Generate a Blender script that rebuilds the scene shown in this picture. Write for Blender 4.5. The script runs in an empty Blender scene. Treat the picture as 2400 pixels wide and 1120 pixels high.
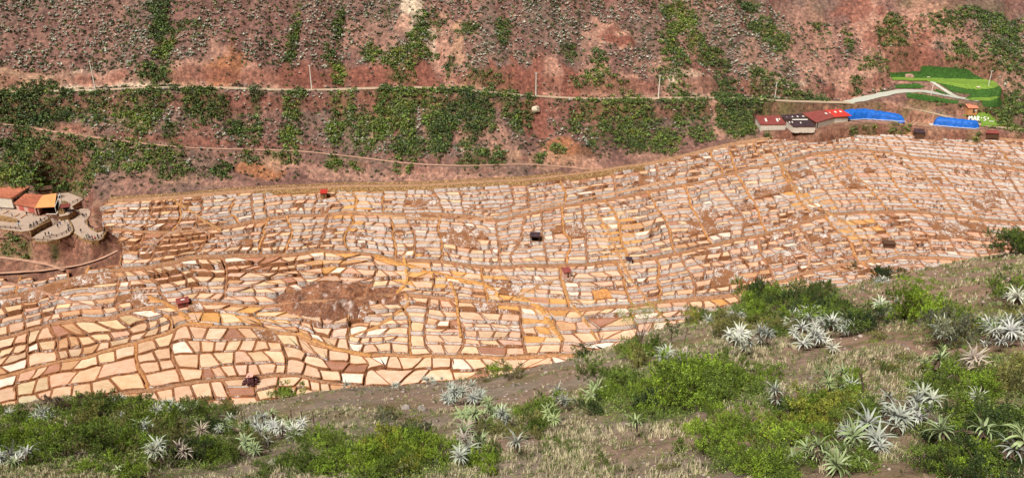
import bpy, math, random
import numpy as np
from mathutils import Vector
sc = bpy.context.scene
COL = sc.collection
R = math.radians
# ------------------------------------------------------------------ camera, light, exposure
F = 1746.0; CX, CY = 1200.0, 560.0; PITCH = R(23)
cp, sp = math.cos(PITCH), math.sin(PITCH)
cam_d = bpy.data.cameras.new('camera'); cam = bpy.data.objects.new('camera', cam_d); COL.objects.link(cam)
cam.location = (0, 0, 0); cam.rotation_euler = (R(90) - PITCH, 0, 0)
cam_d.sensor_width = 36; cam_d.lens = 36 * F / 2400; cam_d.clip_start = 0.5; cam_d.clip_end = 3000
sc.camera = cam
world = bpy.data.worlds.new('World'); sc.world = world; world.use_nodes = True
wn = world.node_tree.nodes; wl = world.node_tree.links; wn.clear()
sky = wn.new('ShaderNodeTexSky'); sky.sky_type = 'NISHITA'; sky.sun_disc = False
SUN_EL, SUN_AZ = R(56), R(215)          # azimuth clockwise from +Y (light comes from behind left)
sky.sun_elevation = SUN_EL; sky.sun_rotation = SUN_AZ; sky.air_density = 1.0; sky.dust_density = 3.0
bg = wn.new('ShaderNodeBackground'); bg.inputs[1].default_value = 0.15
wo = wn.new('ShaderNodeOutputWorld'); hs = wn.new('ShaderNodeHueSaturation'); hs.inputs['Saturation'].default_value = .35; wl.new(sky.outputs[0], hs.inputs['Color']); wl.new(hs.outputs[0], bg.inputs[0])   # high thin cloud: a greyer sky; wl.new(bg.outputs[0], wo.inputs[0])
sd = bpy.data.lights.new('sun', 'SUN'); sun = bpy.data.objects.new('sun', sd); COL.objects.link(sun)
sd.energy = 1.7; sd.angle = R(22); sd.color = (1, .94, .83)
sdir = Vector((math.sin(SUN_AZ) * math.cos(SUN_EL), math.cos(SUN_AZ) * math.cos(SUN_EL), math.sin(SUN_EL)))
sun.rotation_euler = sdir.to_track_quat('Z', 'Y').to_euler(); sun.location = (0, 0, 100)
sc.view_settings.view_transform = 'Standard'; sc.view_settings.look = 'None'
sc.view_settings.exposure = 1.92; sc.view_settings.gamma = 1; sc.view_settings.use_curve_mapping = False
sc.cycles.max_bounces = 5; sc.cycles.diffuse_bounces = 3; sc.cycles.glossy_bounces = 2
rng = np.random.default_rng(7); random.seed(7)

# ------------------------------------------------------------------ helpers: noise, tagging, meshes
def _h(ix, iy, seed):
    n = (ix.astype(np.int64) * 374761393 + iy.astype(np.int64) * 668265263 + seed * 2147483647) & 0xffffffff
    n = ((n ^ (n >> 13)) * 1274126177) & 0xffffffff
    n = n ^ (n >> 16)
    return (n & 0xffffff) / float(0xffffff)
def vnoise(x, y, seed=0):
    x = np.asarray(x, float); y = np.asarray(y, float)
    ix = np.floor(x); iy = np.floor(y); fx = x - ix; fy = y - iy
    ix = ix.astype(np.int64); iy = iy.astype(np.int64)
    fx = fx * fx * (3 - 2 * fx); fy = fy * fy * (3 - 2 * fy)
    a = _h(ix, iy, seed); b = _h(ix + 1, iy, seed); c = _h(ix, iy + 1, seed); d = _h(ix + 1, iy + 1, seed)
    return (a + (b - a) * fx) * (1 - fy) + (c + (d - c) * fx) * fy
def fbm(x, y, seed=0, o=4, g=.5):
    s = 0; a = 1; t = 0
    for i in range(o):
        s = s + a * (vnoise(x * 2 ** i, y * 2 ** i, seed + i * 17) * 2 - 1); t += a; a *= g
    return s / t
def ridged(x, y, seed=0, o=4):
    s = 0; a = 1; t = 0
    for i in range(o):
        s = s + a * (1 - np.abs(vnoise(x * 2 ** i, y * 2 ** i, seed + i * 17) * 2 - 1)); t += a; a *= .5
    return s / t
def sstep(a, b, x):
    t = np.clip((np.asarray(x, float) - a) / (b - a), 0, 1); return t * t * (3 - 2 * t)
def tag(o, label=None, cat=None, group=None, kind=None):
    if label: o['label'] = label
    if cat: o['category'] = cat
    if group: o['group'] = group
    if kind: o['kind'] = kind
    return o
def empty(name, loc, rz=0):
    o = bpy.data.objects.new(name, None); COL.objects.link(o); o.location = loc; o.rotation_euler = (0, 0, rz)
    o.empty_display_size = .5
    return o
def link(name, me, parent=None, loc=(0, 0, 0)):
    o = bpy.data.objects.new(name, me); COL.objects.link(o)
    if parent is not None: o.parent = parent
    o.location = loc
    return o
def npmesh(name, V, faces, mats=None, mi=None, attrs=None, smooth=False):
    """V (n,3); faces: (m,k) array or list of arrays with different k"""
    me = bpy.data.meshes.new(name)
    V = np.asarray(V, np.float32)
    fl = faces if isinstance(faces, list) and isinstance(faces[0], np.ndarray) else [faces]
    fl = [np.asarray(f, np.int32) for f in fl if len(f)]
    me.vertices.add(len(V)); me.vertices.foreach_set('co', V.ravel())
    tot = sum(f.size for f in fl); npoly = sum(len(f) for f in fl)
    me.loops.add(tot); me.polygons.add(npoly)
    me.loops.foreach_set('vertex_index', np.concatenate([f.ravel() for f in fl]))
    ls = []; s = 0
    for f in fl:
        ls.append(s + np.arange(len(f)) * f.shape[1]); s += f.size
    me.polygons.foreach_set('loop_start', np.concatenate(ls).astype(np.int32))
    if mi is not None: me.polygons.foreach_set('material_index', np.asarray(mi, np.int32))
    if smooth: me.polygons.foreach_set('use_smooth', np.ones(npoly, bool))
    me.update(calc_edges=True)
    for m in (mats or []): me.materials.append(m)
    for k, v in (attrs or {}).items():
        v = np.asarray(v, np.float32)
        if v.ndim == 1:
            a = me.attributes.new(k, 'FLOAT', 'POINT'); a.data.foreach_set('value', v)
        else:
            if v.shape[1] == 3: v = np.concatenate([v, np.ones((len(v), 1), np.float32)], 1)
            a = me.attributes.new(k, 'FLOAT_COLOR', 'POINT'); a.data.foreach_set('color', v.ravel())
    return me
class MB:
    """collects simple shapes into ONE mesh"""
    def __init__(s): s.v = []; s.f = []
    def add(s, vs, fs):
        b = len(s.v); s.v += [tuple(v) for v in vs]; s.f += [tuple(i + b for i in f) for f in fs]; return s
    def box(s, c, d, rz=0):
        x, y, z = d[0] / 2, d[1] / 2, d[2] / 2; ca, sa = math.cos(rz), math.sin(rz)
        vs = [(c[0] + X * ca - Y * sa, c[1] + X * sa + Y * ca, c[2] + Z) for Z in (-z, z) for X, Y in ((-x, -y), (x, -y), (x, y), (-x, y))]
        return s.add(vs, [(3, 2, 1, 0), (4, 5, 6, 7), (0, 1, 5, 4), (1, 2, 6, 5), (2, 3, 7, 6), (3, 0, 4, 7)])
    def hexa(s, b, t):
        """4 bottom + 4 top corners (ccw from above)"""
        return s.add(list(b) + list(t), [(3, 2, 1, 0), (4, 5, 6, 7), (0, 1, 5, 4), (1, 2, 6, 5), (2, 3, 7, 6), (3, 0, 4, 7)])
    def slab(s, q, th):
        """quad q thickened downwards"""
        return s.hexa([(p[0], p[1], p[2] - th) for p in q], q)
    def bar(s, a, b, r, n=6, r2=None):
        a = Vector(a); b = Vector(b); d = b - a
        if d.length < 1e-6: return s
        q = d.to_track_quat('Z', 'Y'); r2 = r if r2 is None else r2
        vs = [a + q @ Vector((math.cos(i * 2 * math.pi / n) * r, math.sin(i * 2 * math.pi / n) * r, 0)) for i in range(n)]
        vs += [b + q @ Vector((math.cos(i * 2 * math.pi / n) * r2, math.sin(i * 2 * math.pi / n) * r2, 0)) for i in range(n)]
        fs = [(i, (i + 1) % n, n + (i + 1) % n, n + i) for i in range(n)] + [tuple(range(n))[::-1], tuple(range(n, 2 * n))]
        return s.add(vs, fs)
    def prism(s, poly, z0, z1):
        """poly list of xy (any winding), z0/z1 numbers"""
        a = sum(poly[i][0] * poly[(i + 1) % len(poly)][1] - poly[(i + 1) % len(poly)][0] * poly[i][1] for i in range(len(poly)))
        p = list(poly) if a > 0 else list(poly)[::-1]; n = len(p)
        vs = [(x, y, z0) for x, y in p] + [(x, y, z1) for x, y in p]
        return s.add(vs, [(i, (i + 1) % n, n + (i + 1) % n, n + i) for i in range(n)] + [tuple(range(n, 2 * n))])
    def build(s, name, mat, parent=None, loc=(0, 0, 0), smooth=False):
        me = bpy.data.meshes.new(name); me.from_pydata(s.v, [], s.f); me.materials.append(mat)
        if smooth: me.polygons.foreach_set('use_smooth', [True] * len(me.polygons))
        me.update()
        return link(name, me, parent, loc)

# ------------------------------------------------------------------ materials
def mat_base(name):
    m = bpy.data.materials.new(name); m.use_nodes = True
    nt = m.node_tree; b = nt.nodes['Principled BSDF']; return m, nt, b
def nnode(nt, t, **k):
    n = nt.nodes.new(t)
    for a, v in k.items():
        if a.startswith('i_'): n.inputs[int(a[2:]) if a[2:].isdigit() else a[2:]].default_value = v
        else: setattr(n, a, v)
    return n
def noise_n(nt, scale, detail=4, rough=.6, coord=None, dist=0):
    n = nnode(nt, 'ShaderNodeTexNoise'); n.inputs['Scale'].default_value = scale; n.inputs['Detail'].default_value = detail
    n.inputs['Roughness'].default_value = rough; n.inputs['Distortion'].default_value = dist
    if coord is not None: nt.links.new(coord, n.inputs['Vector'])
    return n
def ramp_n(nt, fac, stops, interp='LINEAR'):
    r = nt.nodes.new('ShaderNodeValToRGB'); r.color_ramp.interpolation = interp; e = r.color_ramp.elements
    while len(e) < len(stops): e.new(.5)
    for i, (p, c) in enumerate(stops):
        e[i].position = p; e[i].color = (c, c, c, 1) if isinstance(c, (int, float)) else (*c, 1)
    nt.links.new(fac, r.inputs[0]); return r
def mix_n(nt, fac, a, b, mode='MIX'):
    n = nt.nodes.new('ShaderNodeMix'); n.data_type = 'RGBA'; n.blend_type = mode
    for s, v in ((n.inputs[0], fac), (n.inputs[6], a), (n.inputs[7], b)):
        if isinstance(v, (int, float)): s.default_value = v
        elif isinstance(v, tuple): s.default_value = (*v, 1)
        else: nt.links.new(v, s)
    return n.outputs[2]
def math_n(nt, op, a, b=0.0, clamp=False):
    n = nt.nodes.new('ShaderNodeMath'); n.operation = op; n.use_clamp = clamp
    for s, v in ((n.inputs[0], a), (n.inputs[1], b)):
        if isinstance(v, (int, float)): s.default_value = v
        else: nt.links.new(v, s)
    return n.outputs[0]
def bump_n(nt, h, strength, dist, b):
    n = nt.nodes.new('ShaderNodeBump'); n.inputs['Strength'].default_value = strength; n.inputs['Distance'].default_value = dist
    nt.links.new(h, n.inputs['Height']); nt.links.new(n.outputs[0], b.inputs['Normal'])
def world_pos(nt): return nt.nodes.new('ShaderNodeNewGeometry').outputs['Position']
def simple(name, col, rough=.8, var=.25, scale=3, metallic=0, bump=.2, spec=.3):
    m, nt, b = mat_base(name); g = world_pos(nt)
    n = noise_n(nt, scale, 5, .65, g)
    lo = tuple(c * (1 - var) for c in col); hi = tuple(min(1, c * (1 + var)) for c in col)
    r = ramp_n(nt, n.outputs[0], [(.3, lo), (.7, hi)]); nt.links.new(r.outputs[0], b.inputs['Base Color'])
    b.inputs['Roughness'].default_value = rough; b.inputs['Metallic'].default_value = metallic
    b.inputs['Specular IOR Level'].default_value = spec
    if bump: bump_n(nt, n.outputs[0], bump, .05, b)
    return m
def attr_col(nt, name='col'):
    a = nt.nodes.new('ShaderNodeAttribute'); a.attribute_name = name; return a
def leafmat(name, tintvar=.3, rough=.6, scale=1.2, spec=.25):
    """colour from the 'col' attribute times a small random per object"""
    m, nt, b = mat_base(name); a = attr_col(nt); oi = nt.nodes.new('ShaderNodeObjectInfo')
    r = ramp_n(nt, oi.outputs['Random'], [(0, (1 - tintvar, 1 - tintvar, 1 - tintvar * .6)), (.5, (1, 1, 1)), (1, (1 + tintvar, 1 + tintvar * .8, 1))])
    c = mix_n(nt, 1.0, a.outputs[0], r.outputs[0], 'MULTIPLY')
    nt.links.new(c, b.inputs['Base Color']); b.inputs['Roughness'].default_value = rough; b.inputs['Specular IOR Level'].default_value = spec
    return m
M = {}
# hillside earth: colour from the mesh, broken by fine stones, grit and painted crevice shade
m, nt, b = mat_base('hill_earth'); g = world_pos(nt); a = attr_col(nt)
n1 = noise_n(nt, .55, 8, .7, g); n2 = noise_n(nt, 2.2, 6, .75, g)
mp = nnode(nt, 'ShaderNodeMapping'); mp.inputs['Scale'].default_value = (.9, .45, .45); nt.links.new(g, mp.inputs[0])
n3 = noise_n(nt, .8, 5, .6, mp.outputs[0], .6)
c = mix_n(nt, 1.0, a.outputs[0], ramp_n(nt, n1.outputs[0], [(.32, (.42, .41, .42)), (.5, (.95, .95, .95)), (.68, (1.75, 1.62, 1.52))]).outputs[0], 'MULTIPLY')
c = mix_n(nt, 1.0, c, ramp_n(nt, n3.outputs[0], [(.32, (.7, .66, .66)), (.6, (1.15, 1.15, 1.15))]).outputs[0], 'MULTIPLY')
c = mix_n(nt, ramp_n(nt, n2.outputs[0], [(.60, 0.0), (.68, .6)]).outputs[0], c, (.42, .31, .26))
c = mix_n(nt, ramp_n(nt, n2.outputs[0], [(.34, .8), (.43, 0.0)]).outputs[0], c, (.06, .045, .03))  # noise lows darkened: crevice shade put into the colour
nt.links.new(c, b.inputs['Base Color']); b.inputs['Roughness'].default_value = .95; b.inputs['Specular IOR Level'].default_value = .15
bump_n(nt, mix_n(nt, .5, n1.outputs[0], n2.outputs[0]), .9, .9, b); M['hill'] = m
# foreground soil
m, nt, b = mat_base('near_soil'); g = world_pos(nt); a = attr_col(nt)
n1 = noise_n(nt, 1.3, 8, .75, g); n2 = noise_n(nt, 9, 5, .7, g); vo = nnode(nt, 'ShaderNodeTexVoronoi'); vo.inputs['Scale'].default_value = 6; nt.links.new(g, vo.inputs['Vector'])
c = mix_n(nt, 1.0, a.outputs[0], ramp_n(nt, n1.outputs[0], [(.3, (.62, .62, .62)), (.7, (1.6, 1.55, 1.5))]).outputs[0], 'MULTIPLY')
c = mix_n(nt, ramp_n(nt, n2.outputs[0], [(.60, 0.0), (.68, .8)]).outputs[0], c, (.38, .33, .28))
c = mix_n(nt, ramp_n(nt, n2.outputs[0], [(.34, .6), (.42, 0.0)]).outputs[0], c, (.05, .04, .03))
nt.links.new(c, b.inputs['Base Color']); b.inputs['Roughness'].default_value = .95; b.inputs['Specular IOR Level'].default_value = .15
bump_n(nt, n2.outputs[0], .8, .08, b); M['soil'] = m
# brine: thin still water over pale pink salt mud; colour per pan from the mesh
m, nt, b = mat_base('brine'); g = world_pos(nt); a = attr_col(nt)
n1 = noise_n(nt, .35, 5, .6, g); n2 = noise_n(nt, 1.7, 6, .7, g)
c = mix_n(nt, 1.0, a.outputs[0], ramp_n(nt, n1.outputs[0], [(.3, (.86, .80, .74)), (.65, (1.06, 1.08, 1.12))]).outputs[0], 'MULTIPLY')
c = mix_n(nt, ramp_n(nt, n2.outputs[0], [(.60, 0.0), (.74, .35)]).outputs[0], c, (.50, .27, .14))
nt.links.new(c, b.inputs['Base Color']); b.inputs['Specular IOR Level'].default_value = .5
nt.links.new(ramp_n(nt, n2.outputs[0], [(.4, .12), (.7, .5)]).outputs[0], b.inputs['Roughness'])
bump_n(nt, n2.outputs[0], .12, .05, b); M['brine'] = m
# mud rim between pans: ochre brown with salt and pebbles
m, nt, b = mat_base('mud_rim'); g = world_pos(nt); a = attr_col(nt)
n1 = noise_n(nt, 1.0, 6, .7, g); n2 = noise_n(nt, 2.6, 5, .75, g)
c = mix_n(nt, 1.0, a.outputs[0], ramp_n(nt, n1.outputs[0], [(.3, (.55, .5, .5)), (.7, (1.5, 1.45, 1.4))]).outputs[0], 'MULTIPLY')
c = mix_n(nt, ramp_n(nt, n2.outputs[0], [(.57, 0.0), (.64, .85)]).outputs[0], c, (.62, .52, .44))
c = mix_n(nt, ramp_n(nt, n2.outputs[0], [(.34, .7), (.42, 0.0)]).outputs[0], c, (.08, .035, .02))
nt.links.new(c, b.inputs['Base Color']); b.inputs['Roughness'].default_value = .9; b.inputs['Specular IOR Level'].default_value = .2
bump_n(nt, n2.outputs[0], .9, .3, b); M['rim'] = m
# retaining wall: brown earth and stone under a white salt crust, 'col'.r is how much crust
m, nt, b = mat_base('salt_wall'); g = world_pos(nt); a = attr_col(nt); sepc = nt.nodes.new('ShaderNodeSeparateColor'); nt.links.new(a.outputs[0], sepc.inputs[0])
mp = nnode(nt, 'ShaderNodeMapping'); mp.inputs['Scale'].default_value = (1, 1, .7); nt.links.new(g, mp.inputs[0])
n1 = noise_n(nt, .95, 6, .78, mp.outputs[0], 1.4); n2 = noise_n(nt, 3.0, 5, .7, g); n3 = noise_n(nt, .25, 3, .5, g)
f = math_n(nt, 'ADD', n1.outputs[0], math_n(nt, 'MULTIPLY', math_n(nt, 'SUBTRACT', sepc.outputs[0], .5), .30))
f = math_n(nt, 'ADD', f, math_n(nt, 'MULTIPLY', math_n(nt, 'SUBTRACT', n3.outputs[0], .5), .5))
brown = ramp_n(nt, n2.outputs[0], [(.3, (.13, .05, .022)), (.55, (.30, .125, .052)), (.75, (.45, .23, .11))]).outputs[0]
white = ramp_n(nt, n2.outputs[0], [(.3, (.40, .30, .27)), (.5, (.66, .59, .57)), (.8, (.80, .76, .75))]).outputs[0]
c = mix_n(nt, ramp_n(nt, f, [(.475, 0.0), (.515, 1.0)]).outputs[0], brown, white)
nt.links.new(c, b.inputs['Base Color']); b.inputs['Roughness'].default_value = .8
bump_n(nt, n1.outputs[0], 1.0, .5, b); M['wall'] = m
# stone wall (ochre rubble)
def stonewall(name, c0, c1, joint, scale):
    m, nt, b = mat_base(name); g = world_pos(nt)
    v = nnode(nt, 'ShaderNodeTexVoronoi', feature='F1'); v.inputs['Scale'].default_value = scale; nt.links.new(g, v.inputs['Vector'])
    v2 = nnode(nt, 'ShaderNodeTexVoronoi', feature='DISTANCE_TO_EDGE'); v2.inputs['Scale'].default_value = scale; nt.links.new(g, v2.inputs['Vector'])
    s = nt.nodes.new('ShaderNodeSeparateColor'); nt.links.new(v.outputs['Color'], s.inputs[0])
    c = ramp_n(nt, s.outputs[0], [(0, c0), (1, c1)]).outputs[0]
    c = mix_n(nt, ramp_n(nt, v2.outputs[0], [(.04, 1.0), (.12, 0.0)]).outputs[0], c, joint)
    nt.links.new(c, b.inputs['Base Color']); b.inputs['Roughness'].default_value = .9
    bump_n(nt, ramp_n(nt, v2.outputs[0], [(0, 0.0), (.2, 1.0)]).outputs[0], .8, .2, b); return m
M['ochre_stone'] = stonewall('ochre_stone', (.30, .14, .045), (.62, .40, .18), (.10, .05, .025), 1.9)
M['paving'] = simple('pale_paving', (.40, .30, .245), .9, .12, .6)
M['road'] = simple('dirt_road', (.43, .32, .23), .95, .14, .5)
M['trail'] = simple('ochre_trail', (.34, .19, .11), .95, .3, .7)
M['reddish_trail'] = simple('reddish_trail', (.45, .26, .19), .95, .2, .7)
M['grey_road'] = simple('pale_grey_road', (.44, .45, .40), .9, .10, .5)
M['turf'] = simple('bright_turf', (.15, .25, .035), .9, .4, .9, bump=.5)
M['bank_turf'] = simple('shaded_turf', (.035, .095, .015), .9, .6, 1.1, bump=.8)  # darker than the lawn: own green plus facing shade put into the colour
M['maroon_metal'] = simple('maroon_sheet', (.25, .065, .06), .5, .25, .5, bump=.1)
M['red_metal'] = simple('red_sheet', (.48, .045, .035), .5, .12, .5, bump=.1)
M['black_metal'] = simple('black_sheet', (.06, .035, .045), .6, .4, .5, bump=.1)
M['white_sheet'] = simple('translucent_sheet', (.75, .74, .70), .4, .08, 2)
M['white_plank'] = simple('whitewashed_plank', (.66, .60, .53), .85, .25, 1.6)
M['dark'] = simple('dark_interior', (.02, .015, .013), .9, .3, 2)  # near-black colour standing in for shade inside open buildings
M['tarp'] = simple('blue_tarpaulin', (.012, .12, .52), .6, .35, .8, bump=.4, spec=.3)
M['orange'] = simple('orange_awning', (.74, .31, .12), .7, .08, .5)
M['pink_wall'] = simple('pink_plaster', (.55, .33, .27), .9, .1, .8)
M['pale_wall'] = simple('pale_plaster', (.62, .56, .48), .9, .12, .8)
M['red_shutter'] = simple('red_shutter', (.45, .10, .08), .7, .1, 2)
M['glass'] = simple('window_glass', (.06, .07, .08), .15, .2, 2, bump=0, spec=.6)
M['white_paint'] = simple('white_paint', (.78, .76, .72), .6, .06, 2)
M['timber'] = simple('dark_timber', (.10, .05, .03), .8, .3, 4)
M['orange_timber'] = simple('orange_timber', (.55, .26, .11), .8, .25, 3)
M['concrete'] = simple('concrete_pole', (.74, .71, .66), .8, .1, 3)
M['rock'] = simple('grey_rock', (.27, .24, .22), .9, .35, 3, bump=.8)
M['pink_rock'] = simple('pink_rock', (.42, .25, .20), .9, .25, 1.2, bump=.8)
M['pale_rock'] = simple('pale_rock', (.60, .52, .40), .9, .2, 1.5, bump=.8)
M['leaf'] = leafmat('foliage', .22)
M['rosette'] = leafmat('rosette_leaf', .15, .5, spec=.35)
M['stem'] = simple('woody_stem', (.13, .09, .065), .9, .3, 8)
M['tilemat'] = simple('clay_tiles', (.56, .21, .13), .85, .35, 1.3, bump=.5)
# clay pantiles get their rows from geometry (see roof builder)
# ------------------------------------------------------------------ terrain
def raydir(px, py):
    """viewing direction scaled so that its y component is 1 -> (x/y, z/y)"""
    u = (np.asarray(px, float) - CX) / F; v = (CY - np.asarray(py, float)) / F
    yy = cp + v * sp
    return u / yy, (-sp + v * cp) / yy
def project(x, y, z):
    x = np.asarray(x, float); d = y * cp - z * sp; up = y * sp + z * cp
    return CX + F * x / d, CY - F * up / d
def interp(x, pts, k=1):
    a = np.array(pts, float); return np.interp(x, a[:, 0], a[:, k])
def P(x, y):
    """floor of the salt pan valley: nearly flat below, steeper above, a shallow bowl across"""
    x = np.asarray(x, float); y = np.asarray(y, float)
    t = y - 222
    z = -133.0 + .10 * np.minimum(t, 0) + np.where(t > 0, .36 * (np.sqrt(t * t + 64) - 8), 0)
    z = z + .05 * (np.sqrt(np.minimum(x + 10, 0) ** 2 + 400) - 20)
    rx = np.maximum(x - 50, 0)
    z = z + .075 * (np.sqrt(rx ** 2 + 900) - 30) - .0009 * rx * np.clip(t, 0, 200)
    z = z + 1.3 * np.sin(x / 23 + y / 37) + 1.0 * np.sin(x / 41 - y / 19 + 1)
    # mound with an eroded hollow in the middle of the pans
    z = z + 4.5 * np.exp(-(((x + 62) / 17) ** 2 + ((y - 239) / 9) ** 2)) - 3.0 * np.exp(-(((x + 54) / 5) ** 2 + ((y - 232) / 4) ** 2))
    return z
def on_P(px, py, it=44):
    ph, T = raydir(px, py); lo = np.full(np.shape(ph), 120.0); hi = np.full(np.shape(ph), 640.0)
    for _ in range(it):
        mid = (lo + hi) / 2; below = T * mid < P(ph * mid, mid)
        hi = np.where(below, mid, hi); lo = np.where(below, lo, mid)
    y = (lo + hi) / 2; return ph * y, y
FOOT_PX = [(-700, 520), (-300, 490), (0, 470), (200, 474), (400, 462), (640, 441), (800, 434), (1000, 433), (1230, 421), (1400, 400), (1560, 374),
           (1700, 339), (1800, 322), (1900, 309), (2000, 305), (2100, 309), (2250, 318), (2400, 328), (2800, 350), (3200, 370)]
fx, fy = on_P(*np.array(FOOT_PX, float).T); FOOT = np.stack([fx, fy], 1)
def foot_y(x): return np.interp(x, FOOT[:, 0], FOOT[:, 1]) 
XS = np.arange(-345, 440, .9); YS = np.arange(150, 560, .9)
GX, GY = np.meshgrid(XS, YS)
FY = foot_y(GX[0]); FY = np.convolve(np.pad(FY, 12, 'edge'), np.ones(25) / 25, 'valid')[None, :]
Z = P(GX, GY); Zf = P(GX[0], FY[0])[None, :]
t = GY - FY
hill = Zf + np.where(t > 0, .62 * t + .0016 * np.clip(t, 0, 90) ** 2, 0)
wob = fbm(GX / 40, GY / 40, 5, 3) * 9
amp = sstep(0, 25, t)
hill = hill + amp * (3.6 * fbm((GX + wob) / 17, GY / 90, 11, 3) + 6.5 * fbm((GX + wob) / 55, GY / 150, 21, 2) * sstep(10, 60, t))
hill = hill + sstep(-2, 8, t) * (1.5 * (ridged(GX / 9, GY / 12, 31, 4) - .6) + .5 * fbm(GX / 2.4, GY / 2.4, 41, 3))
hill = hill + sstep(15, 50, t) * sstep(60, 150, GX) * 4.5 * (ridged((GX - .5 * GY) / 16, (GY + .3 * GX) / 60, 35, 4) - .6)
HZ = np.where(t > 0, np.maximum(hill, Z + .02 * t), Z)
def bil(A, x, y):
    fx = np.clip((np.asarray(x, float) - XS[0]) / .9, 0, len(XS) - 1.001); fy = np.clip((np.asarray(y, float) - YS[0]) / .9, 0, len(YS) - 1.001)
    i = fx.astype(int); j = fy.astype(int); a = fx - i; b = fy - j
    return (A[j, i] * (1 - a) + A[j, i + 1] * a) * (1 - b) + (A[j + 1, i] * (1 - a) + A[j + 1, i + 1] * a) * b
def cast(A, px, py):
    """where the sight line through a point of the photograph meets the height field A"""
    px = np.atleast_1d(np.asarray(px, float)); py = np.atleast_1d(np.asarray(py, float)); ph, T = raydir(px, py)
    out = np.full(px.shape, 540.0); done = np.zeros(px.shape, bool); yp = 165.0
    for y in np.arange(166, 555, 1.0):
        h = bil(A, ph * y, np.full(px.shape, y)) > T * y
        new = h & ~done
        if new.any():
            lo = np.full(new.sum(), yp); hi = np.full(new.sum(), y); p2 = ph[new]; T2 = T[new]
            for _ in range(8):
                m = (lo + hi) / 2; b = bil(A, p2 * m, m) > T2 * m
                hi = np.where(b, m, hi); lo = np.where(b, lo, m)
            out[new] = (lo + hi) / 2; done |= new
        yp = y
    x = ph * out; return np.stack([x, out, bil(A, x, out)], 1)
def seg_dist(X, Y, pts):
    """distance to a polyline and the interpolated third value"""
    D = np.full(X.shape, 1e9); V = np.zeros(X.shape)
    for a, b in zip(pts[:-1], pts[1:]):
        dx, dy = b[0] - a[0], b[1] - a[1]; L = dx * dx + dy * dy + 1e-9
        k = np.clip(((X - a[0]) * dx + (Y - a[1]) * dy) / L, 0, 1); d = np.hypot(X - a[0] - k * dx, Y - a[1] - k * dy)
        w = d < D; D = np.where(w, d, D); V = np.where(w, a[2] + (b[2] - a[2]) * k, V)
    return D, V
def densify(pts, n):
    p = np.array(pts, float); o = []
    L = np.concatenate([[0], np.cumsum(np.hypot(*(p[1:, :2] - p[:-1, :2]).T))]); s = np.linspace(0, L[-1], n)
    q = np.stack([np.interp(s, L, p[:, i]) for i in range(p.shape[1])], 1)
    for _ in range(3): q[1:-1] = (q[:-2] + 2 * q[1:-1] + q[2:]) / 4
    return q
# gullies on the mountain (polylines in the photograph, depth m, width m)
GULLY = [([(1560, -20), (1600, 90), (1680, 150), (1720, 200)], 6, 7), ([(1740, -20), (1780, 70), (1830, 120)], 4, 6),
         ([(370, 0), (385, 90), (370, 180)], 2.5, 4), ([(690, 0), (700, 80), (690, 160)], 2, 4), ([(795, 0), (800, 90), (795, 190)], 2.5, 4),
         ([(1010, 60), (1020, 130), (1040, 195)], 3, 4), ([(2010, 0), (2080, 100), (2110, 170)], 3, 5), ([(2210, 60), (2300, 150), (2400, 230)], 3, 6),
         ([(800, 260), (800, 340)], 2.5, 3), ([(1245, 240), (1260, 300)], 3.5, 5), ([(1060, 240), (1080, 330)], 2, 4), ([(1420, 0), (1520, 110), (1560, 200)], 3, 5),
         ([(1870, 60), (1960, 150), (1980, 210)], 3, 5)]
for g, dep, w in GULLY:
    q = cast(HZ, *np.array(g, float).T); D, _ = seg_dist(GX, GY, q); HZ = HZ - dep * np.exp(-(D / w) ** 2) * sstep(0, 10, t)
# rock outcrops and cliffs: bulges with a sharp lower edge
for (cx, cy, rx, ry, h) in [(1440, 80, 65, 28, 5), (2050, 60, 90, 70, 5), (2160, 80, 90, 60, 5), (1300, 180, 70, 35, 2), (1250, 285, 40, 25, 3), (960, 30, 30, 35, 2), (1030, 130, 25, 50, 2), (1660, 200, 30, 25, 3), (1900, 170, 60, 50, 2), (1090, 300, 60, 30, 2.5)]:
    q = cast(HZ, [cx, cx + rx, cx], [cy, cy, cy - ry])
    ax = abs(q[1, 0] - q[0, 0]); ay = min(abs(q[2, 1] - q[0, 1]), 22)
    e = ((GX - q[0, 0]) / ax) ** 2 + ((GY - q[0, 1]) / ay) ** 2
    HZ = HZ + h * np.exp(-e) * (.35 + 1.3 * ridged((GX) / 7, (GY) / 7, 61, 4)) * .8 - h * .5 * np.exp(-e)
# roads and paths cut into the slope
ROADS = {
 'road': ([(-90, 224), (0, 219), (150, 215), (300, 209), (420, 204), (520, 206), (640, 212), (760, 213), (870, 208), (1000, 205), (1090, 211), (1200, 222), (1300, 231), (1400, 233), (1545, 232), (1650, 229), (1750, 233), (1850, 238), (1960, 241), (2060, 245), (2130, 250), (2190, 266), (2240, 282), (2320, 300), (2420, 306), (2500, 308)], 2.4, 'road'),
 'upper_road': ([(1985, 241), (2030, 231), (2080, 220), (2110, 214), (2160, 214), (2210, 222), (2250, 231), (2290, 236)], 3.6, 'grey_road'),
 'lower_path': ([(-70, 598), (0, 604), (60, 611), (110, 620), (150, 634)], .8, 'reddish_trail'),
 'border_path': ([(276, 588), (240, 606), (190, 622), (100, 635), (0, 641), (-80, 644)], .7, 'reddish_trail'),
 'footpath': ([(-60, 286), (0, 291), (60, 298), (110, 308), (230, 326), (350, 338), (440, 348), (560, 352), (680, 352), (760, 360), (860, 373), (960, 386), (1100, 391), (1230, 383), (1330, 391), (1390, 400)], .85, 'reddish_trail'),
}
road_q = {}
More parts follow.
